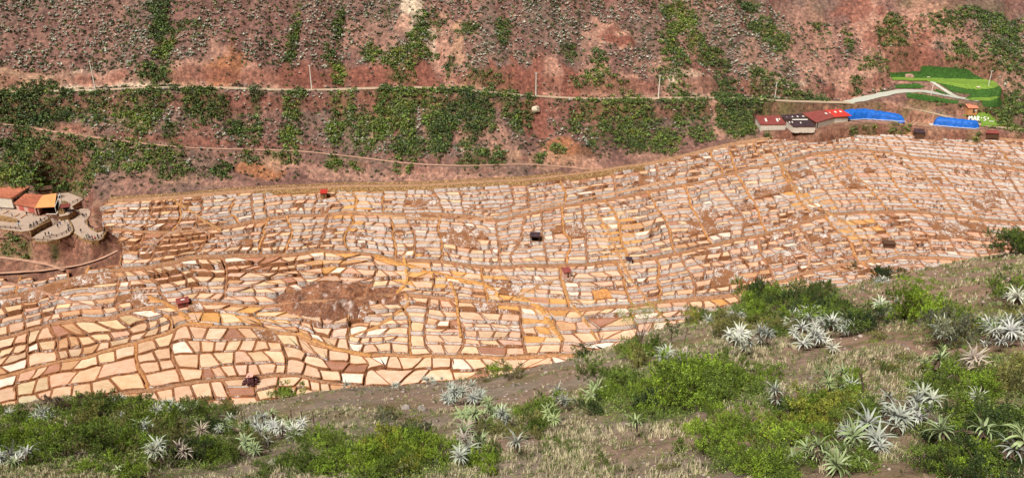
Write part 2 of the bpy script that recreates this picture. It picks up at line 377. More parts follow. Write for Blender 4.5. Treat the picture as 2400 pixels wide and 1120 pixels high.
for k, (px, w, mt) in ROADS.items():
    q = cast(HZ, *np.array(px, float).T); q = densify(q, 120 if k == 'road' else 60); road_q[k] = q
    for _ in range(6): q[1:-1, 2] = (q[:-2, 2] + q[2:, 2]) / 2
for k, (px, w, mt) in ROADS.items():
    D, V = seg_dist(GX, GY, road_q[k]); f = 1 - sstep(w + .7, w + (5.5 if w > 1 else 3), D); HZ = HZ * (1 - f) + V * f
def inpoly(X, Y, poly):
    c = np.zeros(X.shape, bool); n = len(poly)
    for i in range(n):
        x1, y1 = poly[i][:2]; x2, y2 = poly[(i + 1) % n][:2]
        if y1 == y2: continue
        k = ((y1 > Y) != (y2 > Y)) & (X < (x2 - x1) * (Y - y1) / (y2 - y1) + x1); c ^= k
    return c
def plane_pt(px, py, z):
    ph, T = raydir(px, py); y = z / T; return float(ph * y), float(y), z
# level shelves: (polygon in the photograph, level)
def level_at(px, py): return float(cast(HZ, px, py)[0, 2])
SHELF = {}
def shelf(name, poly, z, blend=3.0):
    global HZ
    w = [plane_pt(a, b, z) for a, b in poly]; SHELF[name] = (w, z)
    X = [p[0] for p in w]; Y = [p[1] for p in w]
    sl = np.s_[max(0, int((min(Y) - 8 - YS[0]) / .9)):int((max(Y) + 8 - YS[0]) / .9) + 1, max(0, int((min(X) - 8 - XS[0]) / .9)):int((max(X) + 8 - XS[0]) / .9) + 1]
    gx, gy = GX[sl], GY[sl]; D, _ = seg_dist(gx, gy, w + [w[0]]); D = np.where(inpoly(gx, gy, w), 0, D)
    f = 1 - sstep(.9, .9 + blend, D); HZ[sl] = HZ[sl] * (1 - f) + (z - .12) * f
zl = level_at(2250, 200)
LAWN_TOP = [(2090, 184), (2130, 183), (2180, 186), (2250, 190), (2310, 192), (2340, 205), (2330, 211), (2290, 213), (2240, 207), (2200, 197), (2150, 191), (2095, 190)]
shelf('lawn', LAWN_TOP, zl, 4)
zs1 = float(P(*[v[0] for v in on_P(np.array([1880.]), np.array([300.]))])) + 2.0
shelf('sheds', [(1772, 296), (1790, 304), (1915, 306), (1995, 292), (2125, 288), (2125, 278), (1990, 262), (1900, 276), (1790, 284)], zs1, 3)
zs2 = level_at(2240, 296)
shelf('tarp_yard', [(2120, 290), (2175, 300), (2300, 305), (2310, 298), (2230, 284), (2150, 278)], zs2, 4)
# left visitor terraces
zt = float(P(*[v[0] for v in on_P(np.array([160.]), np.array([545.]))]))
Z_PLAZA, Z_MID, Z_YARD, Z_BACK = zt + 1.2, zt + 1.8, zt + 3.7, zt + 3.6
print('levels', zl, zs1, zs2, zt)
PLAZA = [(157, 511), (162, 517), (168, 527), (172, 537), (175, 549), (187, 557), (196, 563), (214, 567), (230, 564), (243, 556), (250, 546), (246, 541), (229, 545), (214, 538), (205, 527), (203, 516), (210, 505), (213, 497), (206, 490), (187, 489), (176, 499)]
MID = [(77, 557), (100, 539), (125, 528), (141, 514), (150, 503), (157, 505), (160, 516), (166, 527), (171, 538), (162, 550), (139, 559), (111, 565), (86, 565)]
YARD = [(-60, 521), (-60, 537), (0, 536), (50, 543), (71, 540), (114, 512), (114, 506), (89, 507), (36, 490), (-60, 478)]
BACK = [(134, 455), (160, 452), (196, 466), (168, 484), (176, 492), (160, 503), (140, 508), (134, 480)]
for nm, pl, zz in (('yard', YARD, Z_YARD), ('back', BACK, Z_BACK), ('mid', MID, Z_MID), ('plaza', PLAZA, Z_PLAZA)):
    shelf(nm, pl, zz - .3, {'back': 8, 'yard': 5}.get(nm, 1.2))
for k, (px, w, mt) in ROADS.items():
    if k in ('road', 'upper_road'):
        D, V = seg_dist(GX, GY, road_q[k]); f = 1 - sstep(w + 1.0, w + 8, D); HZ = HZ * (1 - f) + V * f
for _nm in ('sheds', 'tarp_yard'):
    _w, _z = SHELF[_nm]; _in = inpoly(GX, GY, [p for p in _w]); D, _ = seg_dist(GX, GY, road_q['road']); HZ = np.where(_in & (D > 4), np.minimum(HZ, _z - .12), HZ)
# the pans are built as solid cells on top of the floor, which therefore lies lower there
PAN_LEFT = [(0, 646), (100, 640), (190, 628), (290, 594), (275, 566), (262, 545), (250, 535), (228, 520), (222, 500), (240, 484)]
def left_px(py):       # left limit of the pans at a row of the photograph
    a = np.array(PAN_LEFT[::-1], float); return np.interp(py, a[:, 1], a[:, 0], left=240, right=-900)
gpx, gpy = project(GX, GY, Z)
inpan = (t < -2.0) & (gpx > left_px(gpy) + 6)
low = inpan.astype(float)
for _ in range(3):
    low[1:-1, 1:-1] = (low[:-2, 1:-1] + low[2:, 1:-1] + low[1:-1, :-2] + low[1:-1, 2:] + low[1:-1, 1:-1]) / 5
for _w, _z in SHELF.values():
    _D, _ = seg_dist(GX, GY, _w + [_w[0]]); low = low * sstep(1.5, 4.0, np.where(inpoly(GX, GY, _w), 0, _D))
HV = HZ.copy()                         # height with the pans counted as filled ground
HZ = HZ - 3.2 * low
def ground(x, y): return bil(HV, x, y)

# ---- foreground brow
SIL = [(-900, 1060), (-500, 1010), (-200, 972), (0, 955), (60, 942), (150, 928), (330, 934), (520, 945), (620, 937), (700, 918), (800, 906), (950, 900), (1050, 890), (1150, 880), (1250, 856), (1330, 840), (1400, 820), (1480, 793), (1560, 762), (1640, 738), (1740, 706), (1800, 692), (1900, 682), (2000, 663), (2080, 640), (2200, 620), (2330, 594), (2400, 580), (2700, 520), (3200, 440)]
sp_, sT = raydir(*(np.array(SIL, float).T + np.array([[0], [7]])))
H0 = 6.0
def fgz(x, y):
    x = np.asarray(x, float); y = np.maximum(np.asarray(y, float), .3); ph = x / y
    T = np.interp(ph, sp_, sT); T = (T + np.interp(ph - .02, sp_, sT) + np.interp(ph + .02, sp_, sT)) / 3
    ys = 66 + 16 * np.clip(ph + .3, 0, 1.4)
    z = (T + H0 / ys) * y - H0 - .006 * np.maximum(y - ys, 0) ** 2
    k = sstep(4, 14, y)
    z = z + k * (.55 * fbm(x / 9, y / 9, 71, 3) + .16 * fbm(x / 1.7, y / 1.7, 73, 3)) - .3
    return z
def on_fg(px, py):
    px = np.atleast_1d(np.asarray(px, float)); py = np.atleast_1d(np.asarray(py, float)); ph, T = raydir(px, py)
    out = np.full(px.shape, np.nan); yp = 4.0
    for y in np.arange(4.3, 130, .3):
        new = np.isnan(out) & (fgz(ph * y, np.full(px.shape, y)) > T * y)
        out[new] = y - .15
    x = ph * out; return x, out, fgz(x, out)

# ------------------------------------------------------------------ hillside colour (what each patch of earth is made of)
EARTH = {'base': (.205, .11, .095), 'grey': (.185, .135, .112), 'pink': (.42, .235, .18), 'red': (.25, .10, .075), 'pale': (.60, .48, .37), 'tan': (.42, .25, .17), 'dark': (.09, .055, .045), 'olive': (.12, .10, .04), 'orange': (.40, .17, .08)}
PATCH = [ # px, py, rx, ry, kind, strength
 (130, 203, 150, 9, 'pale', 1.4), (60, 212, 80, 8, 'tan', 1), (230, 190, 70, 14, 'pink', 1.2), (330, 195, 50, 9, 'pale', 1), (480, 190, 80, 14, 'pink', 1.3), (620, 195, 110, 12, 'pink', 1.1), (420, 190, 30, 10, 'tan', 1),
 (530, 150, 40, 40, 'orange', .9), (510, 120, 25, 25, 'pink', .9), (720, 198, 50, 14, 'red', 1), (860, 185, 90, 22, 'red', 1.2), (1000, 190, 60, 18, 'red', 1.2), (965, 35, 24, 45, 'pale', 1.3), (950, 60, 22, 20, 'pink', 1), (1030, 130, 24, 70, 'pink', 1.5), (1045, 170, 20, 40, 'pink', 1.2), (1010, 100, 14, 30, 'pale', .7), (1075, 110, 18, 45, 'tan', 1), (860, 100, 70, 50, 'pink', .55),
 (1110, 195, 60, 12, 'tan', 1), (1210, 205, 60, 22, 'red', 1.3), (1320, 210, 90, 24, 'red', 1.5), (1270, 150, 30, 30, 'red', 1), (1290, 170, 24, 45, 'pink', 1), (1380, 160, 30, 60, 'pink', .6), (1470, 220, 80, 12, 'pink', 1), (1440, 80, 60, 26, 'pink', 1.4), (1455, 95, 40, 12, 'red', 1.2), (1400, 150, 24, 50, 'pink', .8), (1540, 180, 50, 30, 'pink', .7),
 (1260, 20, 30, 30, 'grey', .9), (1150, 60, 30, 60, 'grey', .8), (1300, 60, 60, 60, 'grey', .5), (1620, 190, 40, 26, 'pale', 1.2), (1670, 210, 40, 18, 'pale', 1), (1590, 60, 60, 60, 'pink', .3), (1700, 100, 70, 70, 'grey', .7), (1780, 150, 50, 50, 'pink', .6), (1640, 160, 40, 18, 'red', .6),
 (1900, 120, 60, 60, 'pink', .7), (2050, 60, 60, 70, 'pink', 1.2), (2000, 20, 40, 40, 'red', .9), (2160, 60, 70, 60, 'pink', 1.1), (2110, 110, 80, 50, 'red', .9), (2260, 100, 50, 60, 'pink', .7), (1960, 190, 90, 40, 'pink', 1), (2060, 150, 60, 30, 'pink', 1), (1900, 215, 60, 16, 'pale', .5), (2150, 30, 60, 30, 'pink', .6), (2350, 60, 60, 50, 'grey', .8),
 (1255, 290, 45, 40, 'red', 1.5), (1225, 262, 18, 18, 'red', 1.2), (880, 245, 40, 40, 'red', .8), (1000, 280, 14, 40, 'pink', 1), (800, 280, 10, 50, 'pink', 1.2), (980, 225, 12, 20, 'red', 1), (930, 300, 14, 30, 'red', .9), (1160, 320, 50, 40, 'pink', .7), (1090, 330, 20, 40, 'pink', .8), (1330, 350, 60, 30, 'orange', .9), (1280, 380, 100, 14, 'tan', .8), (1400, 260, 60, 30, 'red', .6),
 (1490, 310, 90, 60, 'dark', .8), (1400, 340, 60, 30, 'dark', .8), (1560, 270, 80, 30, 'grey', .8), (1680, 250, 22, 22, 'pink', 1.3), (1690, 310, 20, 20, 'pink', 1), (700, 260, 80, 40, 'grey', .5), (620, 400, 60, 16, 'orange', .9), (640, 375, 40, 20, 'tan', 1), (780, 400, 120, 18, 'pink', .5), (900, 410, 200, 14, 'pink', .5), (460, 320, 60, 30, 'red', .6), (120, 310, 100, 12, 'tan', .7), (60, 290, 60, 20, 'olive', .8), (180, 270, 60, 16, 'grey', .7),
 (30, 370, 20, 16, 'orange', .8), (2060, 285, 90, 24, 'pink', 1), (2160, 286, 50, 16, 'tan', 1.4), (2100, 250, 60, 14, 'pink', .9), (2370, 200, 60, 60, 'pink', .5), (2360, 320, 80, 14, 'pink', .9), (1400, 395, 60, 10, 'pink', .8), (1550, 370, 100, 14, 'pink', .7), (1720, 320, 60, 14, 'pink', .7), (500, 430, 300, 10, 'pink', .6), (1100, 420, 200, 10, 'pink', .7)]
def ell_world(px, py, rx, ry, cap=45):
    q = cast(HV, [px, px + rx, px, px], [py, py, py - ry, py + ry])
    return q[0, 0], q[0, 1], max(1.5, abs(q[1, 0] - q[0, 0])), float(np.clip(max(abs(q[2, 1] - q[0, 1]), abs(q[3, 1] - q[0, 1])), 2, cap))
ew = fbm(GX / 6, GY / 6, 81, 4) * .9; ew2 = fbm(GX / 5, GY / 14, 83, 4)
HC = np.empty(GX.shape + (3,)); HC[:] = EARTH['base']
k = sstep(-.2, .5, fbm(GX / 22, GY / 30, 91, 4))[..., None]; HC = HC * (1 - k * .6) + np.array(EARTH['grey']) * k * .6
k = sstep(.15, .5, fbm(GX / 9, GY / 24, 95, 4))[..., None]; HC = HC * (1 - k * .35) + np.array(EARTH['pink']) * k * .35
for (a, b_, c_, d_, kind, s) in PATCH:
    x0, y0, rx, ry = ell_world(a, b_, c_, d_)
    i0, i1 = int((x0 - rx * 2.2 - XS[0]) / .9), int((x0 + rx * 2.2 - XS[0]) / .9) + 1; j0, j1 = int((y0 - ry * 2.2 - YS[0]) / .9), int((y0 + ry * 2.2 - YS[0]) / .9) + 1
    sl = np.s_[max(0, j0):max(0, j1), max(0, i0):max(0, i1)]
    e = np.sqrt(((GX[sl] - x0) / rx) ** 2 + ((GY[sl] - y0) / ry) ** 2) + ew[sl] + .35 * ew2[sl]
    f = ((1 - sstep(.75, 1.25, e)) * min(1, s * .85))[..., None]; HC[sl] = HC[sl] * (1 - f) + np.array(EARTH[kind]) * f
# steep faces are bare red rock
gz = np.hypot(*np.gradient(HZ, .9)); f = (sstep(1.05, 1.7, gz) * .65)[..., None]; HC = HC * (1 - f) + np.array(EARTH['red']) * 1.05 * f
_k = sstep(-.4, .4, fbm(GX / 5, GY / 4, 97, 4))[..., None]; f = (1 - sstep(-3, 3, t))[..., None] * .9; HC = HC * (1 - f) + (np.array((.22, .10, .07)) * _k + np.array((.33, .185, .13)) * (1 - _k)) * f
nx, ny = len(XS), len(YS); idx = np.arange(nx * ny).reshape(ny, nx)
q = np.stack([idx[:-1, :-1], idx[:-1, 1:], idx[1:, 1:], idx[1:, :-1]], -1).reshape(-1, 4)
cent = GY[:-1, :-1].ravel()
lim = (GY - FY)[:-1, :-1].ravel()
sel_hill = lim >= -1.0
def submesh(name, faces, label):
    used = np.unique(faces); mp = np.full(nx * ny, -1); mp[used] = np.arange(len(used))
    V = np.stack([GX.ravel()[used], GY.ravel()[used], HZ.ravel()[used]], 1)
    me = npmesh(name, V, mp[faces], [M['hill']], None, {'col': HC.reshape(-1, 3)[used]}, True)
    return tag(link(name, me), label, None, None, 'structure')
HQ = q
def build_hill():
  submesh('hillside', HQ[sel_hill], 'steep red earth mountainside behind the salt pans')
  submesh('valley_floor', HQ[~sel_hill], 'brown earth under and around the salt pans')
for k, (px, w, mt) in ROADS.items():
    p = road_q[k]; d = np.gradient(p[:, :2], axis=0); n = np.stack([-d[:, 1], d[:, 0]], 1); n /= np.linalg.norm(n, axis=1)[:, None]
    wv = w * (1 + .15 * 2 * fbm(np.arange(len(p)) / 3., np.zeros(len(p)), 3, 3)); V = []
    for s in (-1, -.5, 0, .5, 1): V.append(np.concatenate([p[:, :2] + n * (s * wv)[:, None], (p[:, 2] + .22)[:, None]], 1))
    V = np.concatenate(V); N = len(p); fs = [(i + a * N, i + 1 + a * N, i + 1 + (a + 1) * N, i + (a + 1) * N) for a in range(4) for i in range(N - 1)]
    ob = link({'road': 'dirt_road', 'upper_road': 'gravel_road', 'lower_path': 'lower_path', 'border_path': 'border_path', 'footpath': 'footpath'}[k], npmesh(k, V, fs, [M[mt]], smooth=True))
    tag(ob, {'road': 'pale dirt road cut along the mountainside', 'upper_road': 'pale grey road climbing to the lawn', 'lower_path': 'dusty path on the bare bank below the visitor terraces', 'border_path': 'reddish path along the left edge of the pans', 'footpath': 'thin reddish footpath above the salt pans'}[k], None, None, 'structure')
# foreground mesh
fxs = np.arange(-75, 112, .33); fys = np.arange(1.5, 128, .33); fX, fY = np.meshgrid(fxs, fys); fZ = fgz(fX, fY)
fZ = np.maximum(fZ, P(fX, fY) - 2)
k1 = sstep(-.2, .35, fbm(fX / 7, fY / 7, 101, 4))[..., None]
C = np.array((.24, .195, .16)) * (1 - k1) + np.array((.27, .19, .15)) * k1
pr, _ = raydir(2100, 700); k2 = (sstep(.25, .6, fX / fY) * .55)[..., None]; C = C * (1 - k2) + np.array((.31, .19, .145)) * k2
k3 = (sstep(.0, .5, fbm(fX / 4, fY / 4, 107, 4)) * .6)[..., None]; C = C * (1 - k3) + np.array((.17, .14, .06)) * k3
px_, py_ = project(fX, fY, fZ)
ii = np.arange(fX.size).reshape(fX.shape); qf = np.stack([ii[:-1, :-1], ii[:-1, 1:], ii[1:, 1:], ii[1:, :-1]], -1).reshape(-1, 4)
me = npmesh('near_hillside', np.stack([fX.ravel(), fY.ravel(), fZ.ravel()], 1), qf, [M['soil']], None, {'col': C.reshape(-1, 3)}, True)
tag(link('near_slope', me), 'dry stony slope falling away below the viewpoint', None, None, 'structure')
# ------------------------------------------------------------------ salt pans
GL = [ # terrace guide lines: every block of pans lies between two of them
 FOOT_PX,
 [(-700, 640), (0, 590), (300, 541), (500, 533), (640, 512), (800, 497), (960, 502), (1130, 516), (1250, 502), (1400, 467), (1500, 450), (1620, 430), (1750, 395), (1900, 362), (2000, 356), (2100, 366), (2400, 398), (3200, 470)],
 [(-700, 800), (0, 690), (150, 661), (300, 626), (450, 603), (600, 602), (760, 590), (900, 604), (1100, 621), (1300, 622), (1500, 602), (1700, 560), (1900, 518), (2000, 500), (2100, 498), (2400, 520), (3200, 590)],
 [(-700, 900), (0, 790), (200, 746), (350, 722), (450, 716), (600, 720), (800, 704), (950, 690), (1100, 700), (1300, 720), (1500, 715), (1700, 690), (1900, 640), (2100, 600), (2400, 620), (3200, 700)],
 [(-700, 1020), (0, 882), (200, 838), (330, 800), (430, 760), (560, 768), (700, 782), (760, 808), (850, 832), (1000, 833), (1200, 838), (1400, 830), (1600, 810), (1900, 760), (2100, 720), (2400, 730), (3200, 800)],
 [(-700, 1120), (0, 980), (200, 948), (400, 905), (560, 885), (700, 885), (850, 905), (1000, 905), (1200, 905), (1400, 900), (1700, 880), (2400, 850), (3200, 900)],
 [(-700, 1220), (0, 1080), (3200, 1000)]]
GLA = [np.array(g, float) for g in GL]
def shear(s, py):
    kt = np.interp(s, [-400, 0, 230, 400, 640, 900, 1300, 1600, 1900, 2500], [-.15, -.3, -.6, -.45, 0, 0, .15, .42, .75, .85]); kb = np.interp(s, [-400, 0, 200, 450, 650, 900, 1300, 1600, 1900, 2500], [0, 0, .08, .38, .25, .05, .2, .45, .75, .85])
    return kt * (np.minimum(py, 620) - 450) + kb * np.maximum(py - 620, 0)
def param_px(s, t):
    s = np.asarray(s, float); t = np.asarray(t, float); i = np.clip(np.floor(t).astype(int), 0, len(GLA) - 2); f = t - i
    ys = np.stack([np.interp(s, g[:, 0], g[:, 1]) for g in GLA]); px = s
    for _ in range(4):
        ys = np.stack([np.interp(px, g[:, 0], g[:, 1]) for g in GLA])
        a = np.take_along_axis(ys, i[None], 0)[0]; b = np.take_along_axis(ys, (i + 1)[None], 0)[0]; py = a + (b - a) * f
        px = s + shear(s, py)
    k = np.clip(t, 0, 1)
    return px + 20 * k * (fbm(s / 150, t * 1.1, 401, 3)), py + 13 * k * fbm(px / 130, t * .9, 405, 3)
def inell(px, py, L):
    r = np.zeros(np.shape(px), bool)
    for (cx, cy, rx, ry) in L: r |= (((px - cx) / rx) ** 2 + ((py - cy) / ry) ** 2) < 1
    return r
EARTHY = [(740, 705, 105, 36), (880, 680, 60, 22), (820, 730, 40, 25), (410, 720, 70, 16), (500, 790, 45, 14), (1085, 555, 50, 18), (1340, 545, 60, 14), (1650, 520, 40, 24), (1390, 790, 50, 20),
          (1700, 650, 45, 14), (1200, 690, 40, 10), (1420, 680, 70, 12), (2330, 470, 40, 25), (1940, 560, 30, 12), (300, 700, 50, 8), (1520, 425, 40, 10), (560, 570, 40, 10), (650, 790, 60, 10), (1880, 520, 40, 14), (250, 745, 60, 9), (2250, 540, 60, 14), (1150, 720, 30, 10)]
OCHRE = [(1240, 715, 90, 30), (1290, 770, 50, 40), (960, 640, 40, 50), (1400, 700, 40, 16), (600, 740, 160, 18), (830, 480, 40, 60), (1060, 655, 120, 20), (780, 620, 60, 20), (1900, 480, 50, 20), (2020, 540, 50, 30), (1700, 720, 50, 14), (1450, 560, 60, 60)]
SALTY = [(1000, 480, 560, 60), (1050, 580, 300, 50), (1640, 480, 160, 60), (1350, 620, 300, 90), (2100, 400, 340, 90), (150, 670, 160, 40), (700, 680, 300, 40), (900, 760, 120, 60), (1450, 740, 240, 50), (2330, 420, 120, 90)]
LOWSALT = [(150, 860, 420, 110), (600, 640, 260, 30), (400, 560, 110, 50), (1000, 860, 320, 40)]
r_ = np.random.default_rng(3)
def SW(tt, q):
    tt = np.asarray(tt, float); return 15 * (vnoise(tt * 2.3 + q, tt * 0 + q, 9) - .5) * 2 + 3.5 * (vnoise(tt * 8 + q, tt * 0 + q, 19) - .5) * 2
cells = []   # (s,t) outline of 12 points, kind, row id, wobble
kinds = []
trails = []  # divider lines in (s,t)
def rowh(py): return float(np.interp(py, [330, 430, 550, 650, 720, 850, 930], [10.5, 12.8, 15.5, 17.5, 21, 29, 33]))
def panw(py, px): return float(np.interp(py, [330, 430, 550, 650, 720, 850, 930], [20, 23, 26, 30, 36, 43, 47])) * (1.0 if px < 1700 else .92)
for b in range(6):
    s = -420.0; prev = None; side = None
    while s < 2700:
        cpx, cpy = [float(v[0]) for v in param_px(np.array([s]), np.array([b + .5]))]
        w = panw(cpy, cpx) * r_.choice([1.6, 2.2, 3, 4, 5.5]) * r_.uniform(.85, 1.15); s1 = s + w
        y0 = float(param_px(np.array([s + w / 2]), np.array([b + .001]))[1][0]); y1 = float(param_px(np.array([s + w / 2]), np.array([b + .999]))[1][0])
        n = max(1, int(round((y1 - y0) / rowh((y0 + y1) / 2) * r_.uniform(.88, 1.15)))); flat = 780 < cpy < 905 and 690 < cpx < 1350 or 590 < cpy < 670 and 500 < cpx < 930
        cuts = np.concatenate([[0], np.cumsum(r_.uniform(.65, 1.35, n))]); cuts = cuts / cuts[-1]; tm = 2.6 / (y1 - y0); cuts = b + tm + cuts * (1 - 2 * tm)
        _q = param_px(np.array([s, s1]), np.array([b + .5, b + .5]))[0]; dsx = float(abs(_q[1] - _q[0]) / (s1 - s))
        gw = r_.uniform(.7, 2.4) if not flat else .5
        ph = r_.uniform(0, 99); wa = (.12 if not flat else .18) * (cuts[1] - cuts[0]) if n else 0
        side_w = lambda tt, q: SW(tt, q)
        pl, pr2 = (side if side is not None else r_.uniform(0, 99)), r_.uniform(0, 99); side = pr2
        ew_l = lambda tt: s + gw + side_w(tt, pl); ew_r = lambda tt: s1 - gw + side_w(tt, pr2)
        trails.append((b, s1, pr2, gw, cpx, cpy))
        tc = lambda i, ss: (cuts[i] + (0 if i in (0, n) else 1) * wa * (vnoise(np.asarray(ss) / 26., np.full(np.shape(ss), i * 7.3 + ph), 5) * 2 - 1))
        for i in range(n):
            tmid = (cuts[i] + cuts[i + 1]) / 2; L = float(ew_l(tmid)); Rr = float(ew_r(tmid)); k = max(1, int(round((Rr - L) * dsx / (panw(cpy, cpx) * r_.uniform(.75, 1.25)))))
            e = np.concatenate([[0], np.cumsum(r_.uniform(.7, 1.3, k))]); e = e / e[-1]; sl = r_.uniform(-.13, .13, k + 1) * (3 if flat else 1); sl[0] = sl[-1] = 0
            rk = r_.random()
            for j in range(k):
                f = np.array([0, .25, .5, .75, 1.0])
                def edge(idx, fr, off):   # s on the vertical cut j at row edge
                    tt = cuts[idx]; l, r = float(ew_l(tt)), float(ew_r(tt)); return l + (r - l) * (e[fr] + off * sl[fr] / k * 2)
                sb = edge(i + 1, j, -1) + (edge(i + 1, j + 1, -1) - edge(i + 1, j, -1)) * f; st = edge(i, j, 1) + (edge(i, j + 1, 1) - edge(i, j, 1)) * f
                tb = tc(i + 1, sb); tt_ = tc(i, st)
                o = [(a, c) for a, c in zip(sb, tb)] + [((sb[-1] + st[-1]) / 2, (tb[-1] + tt_[-1]) / 2)] + [(a, c) for a, c in zip(st[::-1], tt_[::-1])] + [((sb[0] + st[0]) / 2, (tb[0] + tt_[0]) / 2)]
                cells.append(o); kinds.append((rk, flat, b, i))
        s = s1
cells = np.array(cells); N = len(cells)
cpx_, cpy_ = param_px(cells[..., 0].ravel(), cells[..., 1].ravel()); cpx_ = cpx_.reshape(N, 12); cpy_ = cpy_.reshape(N, 12)
mx, my = cpx_.mean(1), cpy_.mean(1)
silh = np.interp(mx, *np.array(SIL, float).T)
keep = (mx > left_px(my) + 5) & (cpx_.min(1) > left_px(cpy_).max(1) - 16) & (my < silh + 75) & (mx > -230) & (mx < 2640) & (my > np.interp(mx, *np.array(FOOT_PX, float).T) + 3)
MOUND = [(628, 706), (668, 684), (715, 670), (760, 656), (805, 656), (850, 664), (925, 668), (955, 692), (935, 714), (885, 704), (845, 716), (838, 744), (785, 752), (720, 742), (655, 728)]
keep &= ~inpoly(mx, my, MOUND)
cells = cells[keep]; cpx_, cpy_, mx, my = cpx_[keep], cpy_[keep], mx[keep], my[keep]; kinds = [kinds[i] for i in np.where(keep)[0]]; N = len(cells)
ox, oy = on_P(cpx_.ravel(), cpy_.ravel()); O = np.stack([ox.reshape(N, 12), oy.reshape(N, 12)], -1); OZ = P(O[..., 0], O[..., 1])
cen = O.mean(1); zc = P(cen[:, 0], cen[:, 1]) + .25 + r_.uniform(-.1, .1, N)
earthy = inell(mx + r_.normal(0, 8, N), my + r_.normal(0, 4, N), EARTHY) | (r_.random(N) < .014)
rkv = np.array([k[0] for k in kinds]); flatv = np.array([k[1] for k in kinds])
earthy |= (rkv < .02) & ~flatv & (my < 700); earthy &= ~((my > 745) & (r_.random(N) < .6)); earthy &= ~(flatv & (r_.random(N) < .9))
salt = .56 + .24 * inell(mx, my, SALTY) - .30 * inell(mx, my, LOWSALT) + r_.normal(0, .17, N) + .42 * fbm(mx / 45., my / 22., 201, 3) + .2 * (rkv - .5)
ochre = inell(mx + r_.normal(0, 10, N), my + r_.normal(0, 8, N), OCHRE)
emptyp = (r_.random(N) < .035)
base = np.array((.71, .485, .335)) * r_.uniform(.80, 1.16, (N, 1)) * (1 + r_.normal(0, .045, (N, 3)))
pinkk = .9 * (sstep(1500, 2300, mx) * .75 + r_.random(N) * .35)[:, None].clip(0, 1); base = base * (1 - pinkk * .6) + np.array((.60, .36, .265)) * pinkk * .6
palek = (np.exp(-(((mx - 1000) / 420) ** 2 + ((my - 860) / 60) ** 2)))[:, None]; base = base * (1 - palek * .5) + np.array((.80, .60, .44)) * palek * .5
ok_ = (ochre & (r_.random(N) < .6))[:, None]; base = np.where(ok_, np.array((.66, .35, .13)) * r_.uniform(.8, 1.15, (N, 1)), base)
base = np.where(emptyp[:, None], np.array((.40, .20, .14)) * r_.uniform(.8, 1.2, (N, 1)), base); _u = r_.random(N); base = np.where((_u < .07)[:, None] & ~emptyp[:, None], np.array((.78, .69, .61)), base); base = np.where((_u > .93)[:, None] & ~emptyp[:, None], np.array((.56, .33, .19)), base); base = base.clip(0, .9)
rimc = np.array((.29, .12, .05)) * r_.uniform(.8, 1.25, (N, 1)); rimc = np.where(ochre[:, None], np.array((.50, .25, .075)), rimc)
rimc = rimc * (1 - .35 * sstep(1700, 2300, mx))[:, None] + np.array((.27, .125, .085)) * .35 * sstep(1700, 2300, mx)[:, None]
def ring(Oc, w):
    d = np.roll(Oc, -1, 1) - np.roll(Oc, 1, 1); n = np.stack([-d[..., 1], d[..., 0]], -1); n /= np.linalg.norm(n, axis=-1, keepdims=True) + 1e-9
    return Oc + n * w
frontw = (1 - .5 * sstep(740, 860, my))[:, None, None] * np.array([.8, 1, 1, 1, .8, .2, 0, 0, 0, 0, 0, .2])[None, :, None] * (.12 + np.array([.7 * ((k[0] * 7.3) % 1) for k in kinds]))[:, None, None] * np.where(np.array([k[1] for k in kinds]), .4, 1)[:, None, None]
wsc = (np.where(flatv, .8, 1.0) * (1 - .3 * sstep(740, 860, my)))[:, None, None]
Rt = ring(O, frontw); Rm = ring(O, frontw * .4) + r_.normal(0, .10, (N, 12, 2)) * np.array([1] * 5 + [0] * 7)[None, :, None]
Rc = ring(Rt, .22 * wsc * r_.uniform(.7, 1.3, (N, 12, 1))); Ri = ring(Rt, .46 * wsc * r_.uniform(.8, 1.2, (N, 12, 1)))
Ri = Ri * .8 + (np.roll(Ri, 1, 1) + np.roll(Ri, -1, 1)) * .1
zt_ = zc[:, None] + r_.normal(0, .05, (N, 12))
rings = np.stack([np.concatenate([O, (OZ - 3.4)[..., None]], -1), np.concatenate([Rm, (np.minimum(OZ, zt_ - .15) - .25)[..., None]], -1), np.concatenate([Rt, zt_[..., None]], -1),
                  np.concatenate([Rc, (zt_ + .12)[..., None]], -1), np.concatenate([Ri, np.broadcast_to(zc[:, None, None] - .10, (N, 12, 1))], -1)], 1)   # N,5,12,3
i12 = np.arange(12); nx12 = (i12 + 1) % 12
def quads(a, b): return np.stack([a * 12 + i12, a * 12 + nx12, b * 12 + nx12, b * 12 + i12], 1)
wallq = np.concatenate([quads(0, 1), quads(1, 2)]); rimq = np.concatenate([quads(2, 3), quads(3, 4)])
ispan = ~earthy
area = np.abs(0.5 * (cpx_ * np.roll(cpy_, -1, 1) - np.roll(cpx_, -1, 1) * cpy_).sum(1)) * ((mx > 5) & (mx < 2395) & (my < silh[keep] - 8))
order = np.argsort(-area * ispan); top = order[:300]; istop = np.zeros(N, bool); istop[top] = True
saltc = np.stack([salt, salt, salt], 1).clip(0, 1)
def unit(L, *n): return L
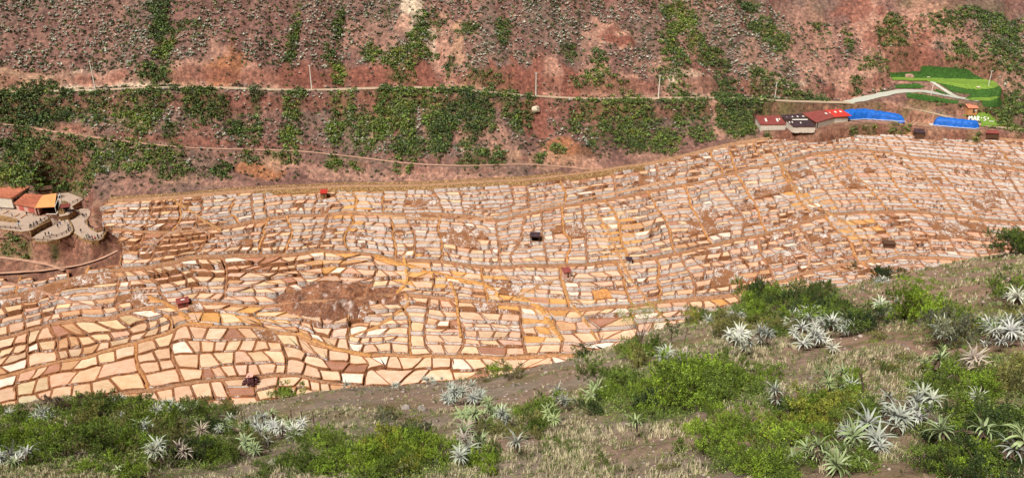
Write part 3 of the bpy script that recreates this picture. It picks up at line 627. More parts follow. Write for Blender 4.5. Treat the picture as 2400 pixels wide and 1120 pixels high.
# ordinal labels from landmarks
ORD = 'nearest second third fourth fifth sixth seventh eighth ninth tenth eleventh twelfth thirteenth fourteenth fifteenth sixteenth seventeenth eighteenth nineteenth twentieth'.split()
def ordinal(i):
    if i == 0: return 'nearest'
    if i < 20: return ORD[i] + ' nearest'
    return f'{i + 1}th nearest' if (i + 1) % 10 not in (1, 2, 3) or (i + 1) % 100 in (11, 12, 13) else f"{i + 1}{['st', 'nd', 'rd'][(i + 1) % 10 - 1]} nearest"
def place_labels(descs, pxs, pys, marks, fmt='{d}, {o} {side} {m}'):
    """one label each: look, then rank of closeness to a landmark on one side of it"""
    g = {}
    for i, (d, x, y) in enumerate(zip(descs, pxs, pys)):
        best = min(marks, key=lambda m: math.hypot(x - m[0], (y - m[1]) * 1.6)); dx, dy = x - best[0], (y - best[1]) * 1.6
        side = ('right of' if dx > 0 else 'left of') if abs(dx) > abs(dy) else ('above' if dy < 0 else 'below')
        g.setdefault((d, side, best[2]), []).append((math.hypot(dx, dy), i))
    out = [None] * len(descs)
    for (d, side, m), L in g.items():
        L.sort()
        for k, (_, i) in enumerate(L): out[i] = fmt.format(d=d, o=ordinal(k), side=side, m=m)
    return out
VMARK = [(758, 452, 'the red-roofed hut'), (1253, 550, 'the purple-roofed shed'), (1327, 640, 'the narrow pink hut'), (430, 708, 'the maroon hut'), (588, 890, 'the dark rubble heap'), (740, 705, 'the brown mound'),
         (1474, 612, 'the tiny grey hut'), (1050, 700, 'the ochre channel fork'), (240, 560, 'the visitor plaza'), (900, 835, 'the long ochre trail'), (1240, 720, 'the orange-stained terrace'), (60, 800, 'the left picture edge'), (1480, 790, 'the spindly tree'), (2080, 640, 'the bush on the brow')]
def colname(c):
    r, g, b = c
    if r < .46: return 'drained brown'
    if b < .17: return 'orange-ochre'
    if b > .56 and r > .7: return 'chalky white'
    if r < .62 and b / r < .4: return 'brown-tinted'
    if r > .74: return 'pale cream-peach'
    if b / r > .44: return 'dusty pink'
    return 'peach'
descs = []
for i in top:
    wm = np.ptp(cpx_[i]) / max(1, np.ptp(cpy_[i])); shp = 'long narrow' if wm > 3.4 else ('oblong' if wm > 1.7 else 'squarish')
    descs.append(f"{shp} {colname(base[i])} salt pan{' with white wall' if salt[i] > .66 else ''}")
lab = place_labels(descs, mx[top], my[top], VMARK)
for i, lb in zip(top, lab):
    o3 = np.array([cen[i, 0], cen[i, 1], zc[i]]); V = rings[i].reshape(60, 3) - o3
    root = empty('salt_pan', o3); tag(root, lb, 'salt pan', 'terraced salt pans')
    wme = npmesh('retaining_wall', V[:36], wallq, [M['wall']], None, {'col': np.tile(saltc[i], (36, 1))}); link('retaining_wall', wme, root)
    link('rim', npmesh('rim', V[24:], rimq - 24, [M['rim']], None, {'col': np.tile(rimc[i], (36, 1))}), root)
    link('brine', npmesh('brine', V[48:], i12[None], [M['brine']], None, {'col': np.tile(base[i], (12, 1))}), root)
rest = np.where(ispan & ~istop)[0]; n = len(rest); V = rings[rest].reshape(-1, 3)
off = (np.arange(n) * 60)[:, None, None]
fq = np.concatenate([(wallq[None] + off).reshape(-1, 4), (rimq[None] + off).reshape(-1, 4)]); fn = (48 + i12)[None, :] + (np.arange(n) * 60)[:, None]
mi = np.concatenate([np.zeros(n * 24), np.ones(n * 24), np.full(n, 2)])
cc = np.zeros((n, 5, 12, 3)); cc[:, :3] = saltc[rest][:, None, None]; cc[:, 3:] = rimc[rest][:, None, None]
# ring 2 carries crust for the wall, the rim needs its own copy of it
V5 = rings[rest]; V6 = np.concatenate([V5[:, :3], V5[:, 2:], V5[:, 4:]], 1)     # wall 0-2, rim 3-5, brine 6
def q7(a, b_): return np.stack([a * 12 + i12, a * 12 + nx12, b_ * 12 + nx12, b_ * 12 + i12], 1)
off = (np.arange(n) * 84)[:, None, None]
w7 = np.concatenate([q7(0, 1), q7(1, 2)]); r7 = np.concatenate([q7(3, 4), q7(4, 5)])
fq = np.concatenate([(w7[None] + off).reshape(-1, 4), (r7[None] + off).reshape(-1, 4)]); fn = (72 + i12)[None, :] + (np.arange(n) * 84)[:, None]
cc = np.zeros((n, 7, 12, 3)); cc[:, :3] = saltc[rest][:, None, None]; cc[:, 3:6] = rimc[rest][:, None, None]; cc[:, 6] = base[rest][:, None]
me = npmesh('far_salt_pans', V6.reshape(-1, 3), [fq, fn], [M['wall'], M['rim'], M['brine']], mi, {'col': cc.reshape(-1, 3)})
tag(link('far_salt_pans', me), 'hundreds of smaller peach salt pans stepping up the far slope', None, None, 'stuff')
# earth slopes between the pans
ei = np.where(earthy)[0]; n = len(ei); nu, nv = 9, 6
Ob = O[ei][:, :5]; Ot = O[ei][:, 10:5:-1]; uu = np.linspace(0, 4, nu); u0 = np.clip(uu.astype(int), 0, 3); uf = (uu - u0)[None, :, None]
eb = Ob[:, u0] * (1 - uf) + Ob[:, u0 + 1] * uf; et = Ot[:, u0] * (1 - uf) + Ot[:, u0 + 1] * uf
vv = np.linspace(0, 1, nv)[None, :, None, None]; Gd = eb[:, None] * (1 - vv) + et[:, None] * vv    # n,nv,nu,2
zz = P(Gd[..., 0], Gd[..., 1]); zz = zz + 1.0 * fbm(Gd[..., 0] / 2.6, Gd[..., 1] / 2.2, 77, 3) + .1
V = np.concatenate([Gd, zz[..., None]], -1).reshape(n, -1, 3)
iu = np.arange(nv * nu).reshape(nv, nu); qq = np.stack([iu[:-1, :-1], iu[:-1, 1:], iu[1:, 1:], iu[1:, :-1]], -1).reshape(-1, 4)
loop = np.concatenate([iu[0], iu[1:, -1], iu[-1, -2::-1], iu[-2:0:-1, 0]]); nl = len(loop); sk = V[:, loop].copy(); sk[..., 2] -= 3.3
V = np.concatenate([V, sk, V[:, loop]], 1); nt_ = V.shape[1]; li = np.arange(nl); base0 = nv * nu
sq = np.stack([base0 + li, base0 + (li + 1) % nl, base0 + nl + (li + 1) % nl, base0 + nl + li], 1); qa = np.concatenate([qq, sq])
f = (qa[None] + (np.arange(n) * nt_)[:, None, None]).reshape(-1, 4)
ec = np.where(inell(mx[ei], my[ei], OCHRE)[:, None], (.42, .20, .07), (.27, .115, .062)) * r_.uniform(.8, 1.2, (n, 1))
oe = inell(mx[ei], my[ei], OCHRE); nf_ = len(qa); mi_ = np.repeat(np.where(oe, 0, 1), nf_); ec = np.where(oe[:, None], ec, r_.uniform(.16, .42, (n, 1)))
me = npmesh('bare_earth', V.reshape(-1, 3), f, [M['rim'], M['wall']], mi_, {'col': np.repeat(ec, nt_, 0)}, True)
tag(link('bare_terrace_earth', me), 'bare brown terrace earth between the salt pans', None, None, 'structure')
# paths and brine channels: down the slope between blocks, and along the terraces
def ribbon(q, w, mat, name, zo, wallh=3.4):
    p = np.asarray(q, float); d = np.gradient(p[:, :2], axis=0); nn = np.stack([-d[:, 1], d[:, 0]], 1); nn /= np.linalg.norm(nn, axis=1)[:, None] + 1e-9
    L = len(p); V = []
    for s_, dz in ((-1.25, -wallh), (-1, 0), (-.35, -.12), (.35, -.12), (1, 0), (1.25, -wallh)):
        V.append(np.concatenate([p[:, :2] + nn * (s_ * w), (p[:, 2] + zo + dz)[:, None]], 1))
    V = np.concatenate(V); fs = [(i + 1 + a * L, i + a * L, i + (a + 1) * L, i + 1 + (a + 1) * L) for a in range(5) for i in range(L - 1)]
    return V, np.array(fs)
allV, allF, allC, nb = [], [], [], 0
def add_rib(V, Fq, col):
    global nb
    allV.append(V); allF.append(Fq + nb); allC.append(np.tile(col, (len(V), 1)) * r_.uniform(.9, 1.1)); nb += len(V)
for (b, s1, pq, gw, px0, py0) in trails:
    if px0 < -200 or px0 > 2600: continue
    tt = np.linspace(b, b + 1, 30); ss = s1 + SW(tt, pq)
    a, c = param_px(ss, tt)
    g = (a > left_px(c) + 2) & (c < np.interp(a, *np.array(SIL, float).T) + 70)
    a, c = a[g], c[g]
    if len(a) < 4: continue
    x, y = on_P(a, c); oc = inell(np.array([px0]), np.array([py0]), OCHRE)[0]
    V, Fq = ribbon(np.stack([x, y, P(x, y)], 1), (.15 + .10 * gw), None, '', .12)
    add_rib(V, Fq, (.42, .20, .07) if oc or gw > 1.9 else (.30, .145, .075))
for b in range(1, 6):
    segs = np.arange(-420, 2620, 9.0); tt = np.full(segs.shape, float(b)); a, c = param_px(segs, tt)
    g = (a > left_px(c) + 3) & (c < np.interp(a, *np.array(SIL, float).T) + 60); a, c = a[g], c[g]
    x, y = on_P(a, c); V, Fq = ribbon(np.stack([x, y, P(x, y)], 1), .38 if b != 4 else .66, None, '', .35); add_rib(V, Fq, (.40, .21, .10) if b == 4 else (.34, .18, .10))
# free-running trails of the photograph
FREE = [([(0, 661), (60, 672), (107, 687), (150, 702), (200, 716), (240, 722)], .8, (.45, .25, .17)), ([(350, 696), (395, 715), (430, 738), (452, 757), (500, 762)], 1.2, (.56, .28, .10)),
        ([(700, 781), (740, 800), (790, 820), (870, 834)], 1.2, (.58, .30, .11)), ([(930, 690), (955, 660), (950, 620), (945, 600)], .9, (.62, .33, .10)), ([(880, 600), (960, 625), (1060, 650), (1140, 668), (1170, 690)], 1.0, (.60, .30, .09)),
        ([(1055, 660), (1070, 700), (1075, 760), (1080, 792)], .8, (.58, .30, .10)), ([(1225, 700), (1265, 720), (1290, 760), (1320, 800)], 1.5, (.60, .31, .10)), ([(1380, 480), (1420, 530), (1450, 600), (1480, 660), (1530, 720), (1560, 750)], .8, (.55, .30, .14)),
        ([(1100, 520), (1200, 500), (1290, 482), (1370, 468), (1480, 445), (1560, 425), (1640, 415)], .9, (.56, .33, .20)), ([(800, 495), (860, 500), (960, 512), (1060, 514), (1130, 520)], .8, (.55, .32, .18)),
        ([(1815, 360), (1840, 400), (1870, 450), (1900, 480), (1980, 520), (2020, 570), (2050, 620)], .9, (.55, .30, .13)), ([(1930, 365), (1980, 400), (2040, 440), (2100, 470)], .7, (.52, .30, .16)), ([(1870, 540), (1880, 575), (1900, 600), (1890, 640)], .7, (.5, .29, .17)),
        ([(2100, 370), (2170, 420), (2230, 490)], .7, (.48, .27, .16)), ([(340, 600), (360, 570), (400, 548), (440, 530), (480, 545), (530, 556), (620, 552)], .7, (.42, .26, .19)), ([(400, 466), (440, 490), (480, 520), (520, 540)], .7, (.5, .28, .12)),
        ([(950, 690), (960, 712), (930, 735), (880, 770), (820, 790)], .8, (.55, .29, .12)), ([(1210, 700), (1260, 672), (1310, 655)], .6, (.5, .28, .14)), ([(1320, 660), (1330, 700), (1370, 750), (1400, 800)], .8, (.56, .30, .12))]
for pts, w, col in FREE:
    q = densify(np.array(pts, float), 40); x, y = on_P(q[:, 0], q[:, 1]); V, Fq = ribbon(np.stack([x, y, P(x, y)], 1), w * .52, None, '', .6); add_rib(V, Fq, tuple(c_ * .78 for c_ in col))
me = npmesh('terrace_paths', np.concatenate(allV), np.concatenate(allF), [M['rim']], None, {'col': np.concatenate(allC)}, False)
tag(link('terrace_paths', me), 'ochre mud paths and brine channels between the pans', None, None, 'structure')
# perimeter path with its ochre stone kerb along the head of the pans
q = densify(np.stack([FOOT[:, 0], FOOT[:, 1], P(FOOT[:, 0], FOOT[:, 1])], 1), 260); g = (q[:, 0] > -165) & (q[:, 0] < 300); q = q[g]; q[:, 2] = P(q[:, 0], q[:, 1])
V, Fq = ribbon(q + np.array([0, -1.0, 0]), 0.75, None, '', .5, 3); link('perimeter_path', npmesh('perimeter_path', V, Fq, [M['trail']], smooth=True)); tag(bpy.data.objects['perimeter_path'], 'ochre path along the head of the salt pans', None, None, 'structure')
V, Fq = ribbon(q[(q[:, 0] < 35)] + np.array([0, .9, 0]), .28, None, '', 1.0, 3); w_ = link('kerb_wall', npmesh('kerb_wall', V, Fq, [M['ochre_stone']])); tag(w_, 'low ochre stone wall along the path above the pans', 'wall')
V, Fq = ribbon(q[(q[:, 0] < 60) & (q[:, 0] > -110)] + np.array([0, -3.4, 0]), .3, None, '', .35, 3); w_ = link('terrace_wall', npmesh('terrace_wall', V, Fq, [M['ochre_stone']])); tag(w_, 'ochre stone terrace wall just below the upper path', 'wall')
mx0, my0 = on_P(*np.array(MOUND, float).T); MW = [(float(a), float(b)) for a, b in zip(mx0, my0)]
ggx, ggy = np.meshgrid(np.arange(mx0.min() - 1, mx0.max() + 1, .45), np.arange(my0.min() - 1, my0.max() + 1, .45)); D, _ = seg_dist(ggx, ggy, [(a, b, 0) for a, b in MW + [MW[0]]]); ins = inpoly(ggx, ggy, MW); D = np.where(ins, D, -D)
D = D + 1.6 * fbm(ggx / 2.5, ggy / 2.5, 309, 3) * (D > -.5) * (D < 4); rg = ridged(ggx / 4.5 + fbm(ggx / 5, ggy / 5, 3, 2) * .5, ggy / 5, 301, 5); zz = P(ggx, ggy) + sstep(0, 4, D) * (4.6 * (rg - .58) + .2) + .35 * fbm(ggx / .9, ggy / .9, 303, 3) - 3 * (D < -.4)
ii = np.arange(ggx.size).reshape(ggx.shape); f = np.stack([ii[:-1, :-1], ii[:-1, 1:], ii[1:, 1:], ii[1:, :-1]], -1).reshape(-1, 4); f = f[(D.ravel()[f] > -1.0).all(1)]
sl_ = np.hypot(*np.gradient(zz, .45)); sv = (sstep(.1, .45, fbm(ggx / 1.8, ggy / 1.8, 305, 4)) * sstep(.6, 1.6, sl_))[..., None]; kd = sstep(-.2, .3, fbm(ggx / 4, ggy / 4, 307, 3))[..., None]
cc = (np.array((.27, .12, .065)) * kd + np.array((.17, .075, .045)) * (1 - kd)) * (1 - sv) + np.array((.62, .54, .52)) * sv
me = npmesh('eroded_mound', np.stack([ggx.ravel(), ggy.ravel(), zz.ravel()], 1), f, [M['rim']], None, {'col': cc.reshape(-1, 3)}, False); tag(link('eroded_mound', me), 'rugged brown eroded mound in the middle of the pans', None, None, 'structure')
# ------------------------------------------------------------------ vegetation on the far mountainside
vr = np.random.default_rng(21)
BARE = np.zeros(GX.shape)
for (a, b_, c_, d_, kind, s) in PATCH:
    if kind in ('grey', 'dark', 'olive'): continue
    x0, y0, rx, ry = ell_world(a, b_, c_, d_); e = np.sqrt(((GX - x0) / rx) ** 2 + ((GY - y0) / ry) ** 2) + .8 * ew; BARE = np.maximum(BARE, (1 - sstep(.75, 1.25, e)) * min(1, s))
GREEN = [ # px, py, rx, ry, tone (0 dark .. 1 bright), strength
 (60, 250, 90, 40, .2, 1), (130, 275, 70, 26, .15, 1), (230, 255, 40, 36, .35, .8), (310, 260, 70, 34, .85, 1), (350, 240, 60, 24, .35, 1), (330, 290, 50, 24, .8, .9), (70, 350, 70, 44, .3, 1.2), (60, 400, 90, 44, .75, 1.1), (150, 380, 100, 50, .45, 1), (200, 420, 100, 34, .4, 1), (130, 440, 60, 20, .6, 1), (300, 370, 110, 36, .7, .8), (270, 340, 60, 20, .5, .7), (400, 400, 80, 30, .45, .5), (380, 350, 60, 18, .6, .7),
 (370, 20, 22, 30, .2, 1), (378, 70, 18, 36, .2, 1.1), (385, 125, 20, 24, .7, 1), (365, 170, 34, 22, .3, 1.1), (690, 90, 12, 70, .45, .9), (795, 60, 12, 50, .3, .9), (798, 172, 24, 22, .9, 1.2), (770, 130, 14, 40, .3, .6), (440, 60, 50, 16, .3, .4),
 (510, 245, 24, 34, .3, 1), (470, 225, 50, 20, .4, 1), (560, 300, 24, 34, .3, 1), (600, 240, 16, 30, .15, .9), (600, 310, 16, 30, .35, .8), (690, 255, 26, 40, .6, 1), (680, 320, 28, 30, .75, 1), (790, 240, 18, 24, .8, 1), (785, 310, 18, 40, .7, 1), (820, 270, 16, 50, .55, 1), (515, 402, 26, 16, .3, 1), (580, 370, 30, 14, .5, .8), (660, 372, 40, 14, .5, .7), (780, 380, 22, 18, .8, 1), (400, 312, 20, 24, .25, .8),
 (985, 50, 24, 24, .5, .7), (975, 85, 24, 18, .75, 1.1), (985, 120, 30, 20, .7, 1), (870, 130, 24, 18, .6, 1), (940, 140, 34, 24, .6, .9), (940, 180, 40, 18, .5, .8), (1052, 158, 13, 26, .25, 1.2), (1180, 75, 14, 30, .35, 1), (1140, 180, 60, 22, .4, .7), (1100, 65, 24, 20, .3, .9), (1010, 70, 30, 30, .4, .5),
 (900, 260, 26, 60, .65, 1), (850, 300, 26, 60, .6, .8), (950, 240, 40, 34, .6, 1), (940, 290, 40, 24, .8, .8), (1020, 250, 40, 50, .6, 1), (1030, 320, 26, 44, .25, 1.2), (1085, 225, 50, 22, .2, 1.2), (1130, 240, 40, 30, .35, 1), (1110, 290, 24, 44, .2, 1.1), (1100, 340, 26, 24, .3, .9), (960, 340, 40, 30, .45, .9), (870, 340, 30, 20, .8, .7), (1210, 280, 18, 50, .35, 1), (1190, 225, 30, 20, .4, 1), (1240, 235, 12, 14, .3, 1), (1140, 370, 30, 18, .4, .8), (1260, 370, 16, 12, .4, .9), (1310, 350, 24, 12, .7, .6), (1100, 385, 40, 8, .5, .8), (940, 400, 24, 8, .8, .7), (830, 390, 20, 8, .85, .8), (1170, 380, 16, 12, .3, .8),
 (1580, 30, 34, 24, .8, 1.1), (1600, 60, 34, 26, .85, 1.2), (1630, 95, 30, 22, .7, 1.1), (1665, 135, 26, 24, .5, 1), (1690, 160, 22, 20, .3, 1), (1750, 10, 40, 20, .25, 1.1), (1780, 60, 26, 20, .4, 1), (1815, 90, 34, 20, .6, 1.1), (1830, 115, 22, 14, .4, 1), (1580, 130, 24, 40, .6, .7), (1560, 180, 30, 30, .55, .5), (1700, 200, 30, 20, .3, .9), (1790, 190, 40, 24, .35, 1), (1840, 210, 50, 18, .35, .9), (2010, 195, 14, 14, .25, 1.3), (1920, 60, 20, 60, .4, .4),
 (1400, 145, 20, 24, .4, .7), (1400, 175, 26, 20, .7, .9), (1340, 130, 20, 20, .3, .7), (1355, 195, 20, 10, .3, .9), (1450, 200, 30, 20, .5, .6), (2100, 70, 40, 40, .35, .8), (2090, 95, 34, 20, .5, .8), (2260, 130, 26, 34, .4, .7), (2230, 30, 60, 30, .35, .6), (2340, 50, 60, 50, .3, .6), (2350, 130, 60, 60, .35, .5), (2260, 200, 26, 14, .4, .4), (1990, 100, 14, 30, .55, .7), (2060, 150, 24, 24, .6, .6), (2140, 10, 60, 14, .4, .5),
 (1480, 240, 60, 16, .5, 1), (1440, 250, 60, 14, .75, .9), (1470, 265, 40, 16, .8, .9), (1380, 240, 30, 10, .4, .9), (1600, 250, 60, 16, .4, .6), (1560, 330, 40, 34, .8, .6), (1500, 320, 50, 40, .45, .7), (1440, 290, 40, 30, .4, .7), (1590, 280, 24, 30, .8, .6), (1390, 320, 30, 30, .5, .6), (1350, 290, 16, 24, .4, .7),
 (1640, 310, 34, 24, .5, .8), (1700, 290, 30, 34, .5, 1.1), (1740, 300, 34, 26, .5, 1.2), (1730, 255, 34, 16, .25, 1.3), (1790, 250, 30, 14, .4, 1.3), (1850, 255, 40, 14, .4, 1.3), (1900, 248, 40, 14, .15, 1.4), (1960, 250, 50, 12, .15, 1.4), (2030, 255, 50, 9, .2, 1.2), (1720, 235, 40, 10, .2, 1), (1620, 270, 24, 18, .4, .7), (1580, 255, 26, 12, .4, .8), (1630, 235, 40, 10, .4, .9),
 (2120, 265, 30, 8, .5, .8), (2250, 215, 40, 10, .2, .5), (2160, 258, 30, 9, .4, .6), (2340, 290, 40, 18, .55, 1), (2360, 260, 40, 26, .5, .8), (2300, 285, 20, 12, .6, .9), (2390, 230, 24, 40, .4, .6), (2160, 245, 60, 8, .2, .8), (2230, 258, 40, 8, .15, .9), (2100, 297, 24, 10, .5, 1), (2040, 296, 26, 10, .5, .9), (2000, 302, 14, 9, .3, 1.2), (1800, 309, 8, 7, .25, 1.3), (2120, 300, 16, 10, .85, .9), (2285, 318, 20, 5, .5, .8),
 (150, 442, 44, 12, .5, 1.2), (190, 450, 30, 8, .5, 1.0), (95, 450, 30, 6, .4, 1), (40, 580, 46, 14, .55, 1.2), (20, 575, 12, 8, .5, 1), (128, 583, 12, 7, .3, 1.2), (50, 607, 30, 6, .6, .6), (10, 590, 20, 6, .5, .6)]
GD = np.zeros(GX.shape); GB = np.full(GX.shape, .4)
for (a, b_, c_, d_, tone, s) in GREEN:
    x0, y0, rx, ry = ell_world(a, b_, c_, d_); e = np.sqrt(((GX - x0) / rx) ** 2 + ((GY - y0) / ry) ** 2) + .8 * ew; f = (1 - sstep(.4, 1.4, e)) * s
    GB = np.where(f > .05, GB * (1 - np.minimum(f, 1)) + tone * np.minimum(f, 1), GB); GD = np.maximum(GD, f)
_f = (np.clip(GD, 0, 1) * .75 * (.4 + .6 * sstep(-.3, .3, ew)))[..., None]; _g = GB[..., None]; HC[:] = HC * (1 - _f) + (np.array((.06, .075, .03)) * (1 - _g) + np.array((.13, .155, .04)) * _g) * _f
build_hill()
noisef = fbm(GX / 12, GY / 18, 131, 4)
ROADD = np.full(GX.shape, 99.)
for k, (px, w, mt) in ROADS.items():
    D, _ = seg_dist(GX, GY, road_q[k]); ROADD = np.minimum(ROADD, D - w)
BLOCK = np.zeros(GX.shape, bool)
for nm, (w, zz) in SHELF.items():
    D, _ = seg_dist(GX, GY, w + [w[0]]); BLOCK |= inpoly(GX, GY, w) | (D < 1.2)
def leaf_cloud(cent, rad, n, size, col, g, flat=.75, up=.4, colvar=.3, tip=None):
    """n triangles per bush for many bushes at once -> V, faces, colours"""
    K = len(cent); d = g.normal(size=(K, n, 3)); d /= np.linalg.norm(d, axis=-1, keepdims=True); d[..., 2] = np.abs(d[..., 2]) * 1.0 - .15
    rr = g.uniform(.45, 1.05, (K, n, 1)); lob = 1 + .25 * np.sin(d[..., :1] * 5 + g.uniform(0, 6, (K, 1, 1))) * np.cos(d[..., 1:2] * 4)
    p = cent[:, None] + d * rr * lob * (rad[:, None, None] * np.array([1, 1, flat])) + np.array([0, 0, 1]) * (rad[:, None, None] * flat * .1)
    a = g.normal(size=(K, n, 3)); b = g.normal(size=(K, n, 3)); a /= np.linalg.norm(a, axis=-1, keepdims=True); b -= a * (a * b).sum(-1, keepdims=True); b /= np.linalg.norm(b, axis=-1, keepdims=True)
    s = np.reshape(size, (-1, 1, 1)) * g.uniform(.6, 1.3, (K, n, 1)) * (rad[:, None, None] ** .5)
    V = np.stack([p - a * s * .5, p + a * s * .5, p + b * s * .9], 2)
    c = col[:, None] * (1 + g.normal(0, colvar, (K, n, 1))).clip(.35, 1.9)
    if tip is not None: t_ = (g.random((K, n, 1)) < .25) * .6; c = c * (1 - t_) + np.array(tip) * t_
    return V.reshape(-1, 3), np.arange(K * n * 3).reshape(-1, 3), np.repeat(c.reshape(-1, 3), 3, 0)
TONE = np.array([(.058, .084, .034), (.10, .14, .042), (.16, .205, .04)])
LAWNS = [[(2080, 155), (2180, 153), (2300, 170), (2350, 200), (2352, 256), (2300, 258), (2240, 246), (2120, 232), (2090, 205)], [(2250, 270), (2318, 262), (2332, 279), (2345, 299), (2296, 299)]]
def onlawn(a, b): return inpoly(a, b, LAWNS[0]) | inpoly(a, b, LAWNS[1])
def tonecol(t_):
    t_ = np.clip(np.asarray(t_, float), 0, 1) * 2; i = np.minimum(t_.astype(int), 1); f = (t_ - i)[..., None]; return TONE[i] * (1 - f) + TONE[i + 1] * f
K = 200000
X = vr.uniform(-260, 340, K); Y = vr.uniform(225, 425, K)
gd, gb, br, nf, rd, bl = [bil(A, X, Y) for A in (GD, GB, BARE, noisef, ROADD, BLOCK.astype(float))]
tt = Y - foot_y(X); Zg = bil(HZ, X, Y); ppx, ppy = project(X, Y, Zg)
vis = ((tt > 1.5) | (gd > .3)) & (ppx > -60) & (ppx < 2460) & (ppy > -50) & (rd > .6) & (bl < .1) & ~onlawn(ppx, ppy)
prob = np.clip(gd * 1.0, 0, 1) * 1.0 + (.24 + .3 * sstep(0, .4, nf)) * (1 - .9 * br) * sstep(0, 14, tt)
acc = vis & (vr.random(K) < prob * .56)
bx, by, bz, g1, b1 = X[acc], Y[acc], Zg[acc], gd[acc], gb[acc]
tx, ty = ppx[acc], ppy[acc]
rad = np.where(g1 > .25, vr.uniform(.5, 1.75, acc.sum()) * (1 + .25 * (b1 < .3)), vr.uniform(.35, .95, acc.sum())) * np.where(vr.random(acc.sum()) < .05, 1.5, 1)
col = tonecol(b1 + vr.normal(0, .24, acc.sum())) * vr.uniform(.85, 1.5, (acc.sum(), 1)) * (1 + vr.normal(0, .08, (acc.sum(), 3)))
greyish = (g1 < .2)[:, None] & (vr.random((acc.sum(), 1)) < .6); col = np.where(greyish, np.array((.085, .085, .05)), col)
print('bushes', acc.sum())
big = np.argsort(-(rad * (g1 > .2) * (tx > 10) * (tx < 2390) * (ty > 8) * (ty < 420)))[:40]
isb = np.zeros(len(rad), bool); isb[big] = True
V, Fq, C = leaf_cloud(np.stack([bx, by, bz + rad * .3], 1)[~isb], rad[~isb], 26, .56, col[~isb], vr)
me = npmesh('hillside_scrub', V, Fq, [M['leaf']], None, {'col': C}); tag(link('hillside_scrub', me), 'low green and grey scrub covering the red mountainside', None, None, 'stuff')
HMARK = [(218, 185, 'the leftmost utility pole'), (730, 185, 'the pole by the bright green bush'), (1256, 200, 'the pole before the red road cut'), (1547, 205, 'the fourth utility pole'), (1820, 217, 'the pole above the sheds'), (370, 100, 'the green gully at upper left'),
         (1030, 130, 'the pink landslip scar'), (1440, 80, 'the pink overhanging outcrop'), (1620, 80, 'the long green ravine'), (2050, 60, 'the bare red cliff'), (2200, 190, 'the bright lawn'), (1880, 280, 'the maroon-roofed sheds'), (300, 290, 'the bright green patch under the road'), (600, 352, 'the footpath'), (1255, 285, 'the deep red erosion scar'), (110, 470, 'the orange awning')]
big = [i for i in big]
ds = [('dark green' if b1[i] < .35 else 'mid green' if b1[i] < .62 else 'bright green') + (' rounded shrub' if rad[i] < 2.2 else ' large spreading shrub') for i in big]
for i, lb in zip(big, place_labels(ds, tx[big], ty[big], HMARK)):
    V, Fq, C = leaf_cloud(np.zeros((1, 3)), np.array([rad[i] * 1.15]), 150, .36, col[i][None], vr)
    tag(link('hillside_shrub', npmesh('hillside_shrub', V, Fq, [M['leaf']], None, {'col': C}), None, (bx[i], by[i], bz[i] + rad[i] * .35)), lb, 'shrub', 'large shrubs on the mountainside')
# pale agave rosettes dotted over the mountain
def rosette_verts(n, L, W, g, seg=3, droop=.55, rise=.8, spread=1.0):
    """leaf strips; returns V (n*(2seg+1),3), quads+tips"""
    V = []; Fs = []; T = []
    for k in range(n):
        u = k / n; az = k * 2.39996 + g.normal(0, .12); el = rise * (1 - u ** .7) * 1.2 + .12; l = L * g.uniform(.8, 1.1) * (.65 + .35 * math.sin(math.pi * min(1, u + .25)))
        d = np.array([math.cos(az), math.sin(az)]); nrm = np.array([-d[1], d[0]]); b0 = len(V)
        x = 0; z = 0; a = el
        bend = g.uniform(.35, 1.0) * droop * (1 + .7 * u)
        for s_ in range(seg + 1):
            w = W * (1 - (s_ / seg) ** 1.6) * (1.0 if s_ else .75); c = d * x
            if s_ == seg: V.append((c[0], c[1], z)); T.append(1)
            else: V.append((c[0] + nrm[0] * w, c[1] + nrm[1] * w, z + w * .35)); V.append((c[0] - nrm[0] * w, c[1] - nrm[1] * w, z + w * .35)); T += [s_ / seg] * 2
            x += math.cos(a) * l / seg; z += math.sin(a) * l / seg; a -= bend * (1.1 * s_ / seg + .35)
        for s_ in range(seg - 1): Fs.append((b0 + 2 * s_, b0 + 2 * s_ + 1, b0 + 2 * s_ + 3, b0 + 2 * s_ + 2))
        e = b0 + 2 * (seg - 1); Fs.append((e, e + 1, e + 2, e + 2))
    return np.array(V), Fs, np.array(T)
def tri_faces(Fs):
    o = []
    for f in Fs:
        if f[2] == f[3]: o.append(f[:3])
        else: o += [(f[0], f[1], f[2]), (f[0], f[2], f[3])]
    return np.array(o)
K = 110000
X = vr.uniform(-260, 340, K); Y = vr.uniform(225, 425, K)
gd, br, nf, rd, bl = [bil(A, X, Y) for A in (GD, BARE, noisef, ROADD, BLOCK.astype(float))]
tt = Y - foot_y(X); Zg = bil(HZ, X, Y); ppx, ppy = project(X, Y, Zg)
n2 = .55 * fbm(X / 9, Y / 9, 141, 3) + .75 * fbm(X / 3.2, Y / 3.2, 143, 2); up = ppy < 215
prob = (np.where(up, .75, .34) * sstep(-.28, .2, n2)) * (1 - .95 * br) * np.clip(1.15 - .35 * gd, .1, 1) * np.where((ppx > 1480) & (ppy > 60) & (ppx < 1700), .6, 1) * np.where(ppx > 1850, .6, 1)
acc = (tt > 12) & (ppx > -50) & (ppx < 2450) & (ppy > -40) & (rd > 1) & (bl < .1) & ~onlawn(ppx, ppy) & (vr.random(K) < prob)
ax_, ay_, az_ = X[acc], Y[acc], Zg[acc]; n = len(ax_); print('agaves', n)
protos = [rosette_verts(11, 1.15, .16, vr, 2, .5, .95) for _ in range(5)]
Vs, Fs, Cs, nb = [], [], [], 0
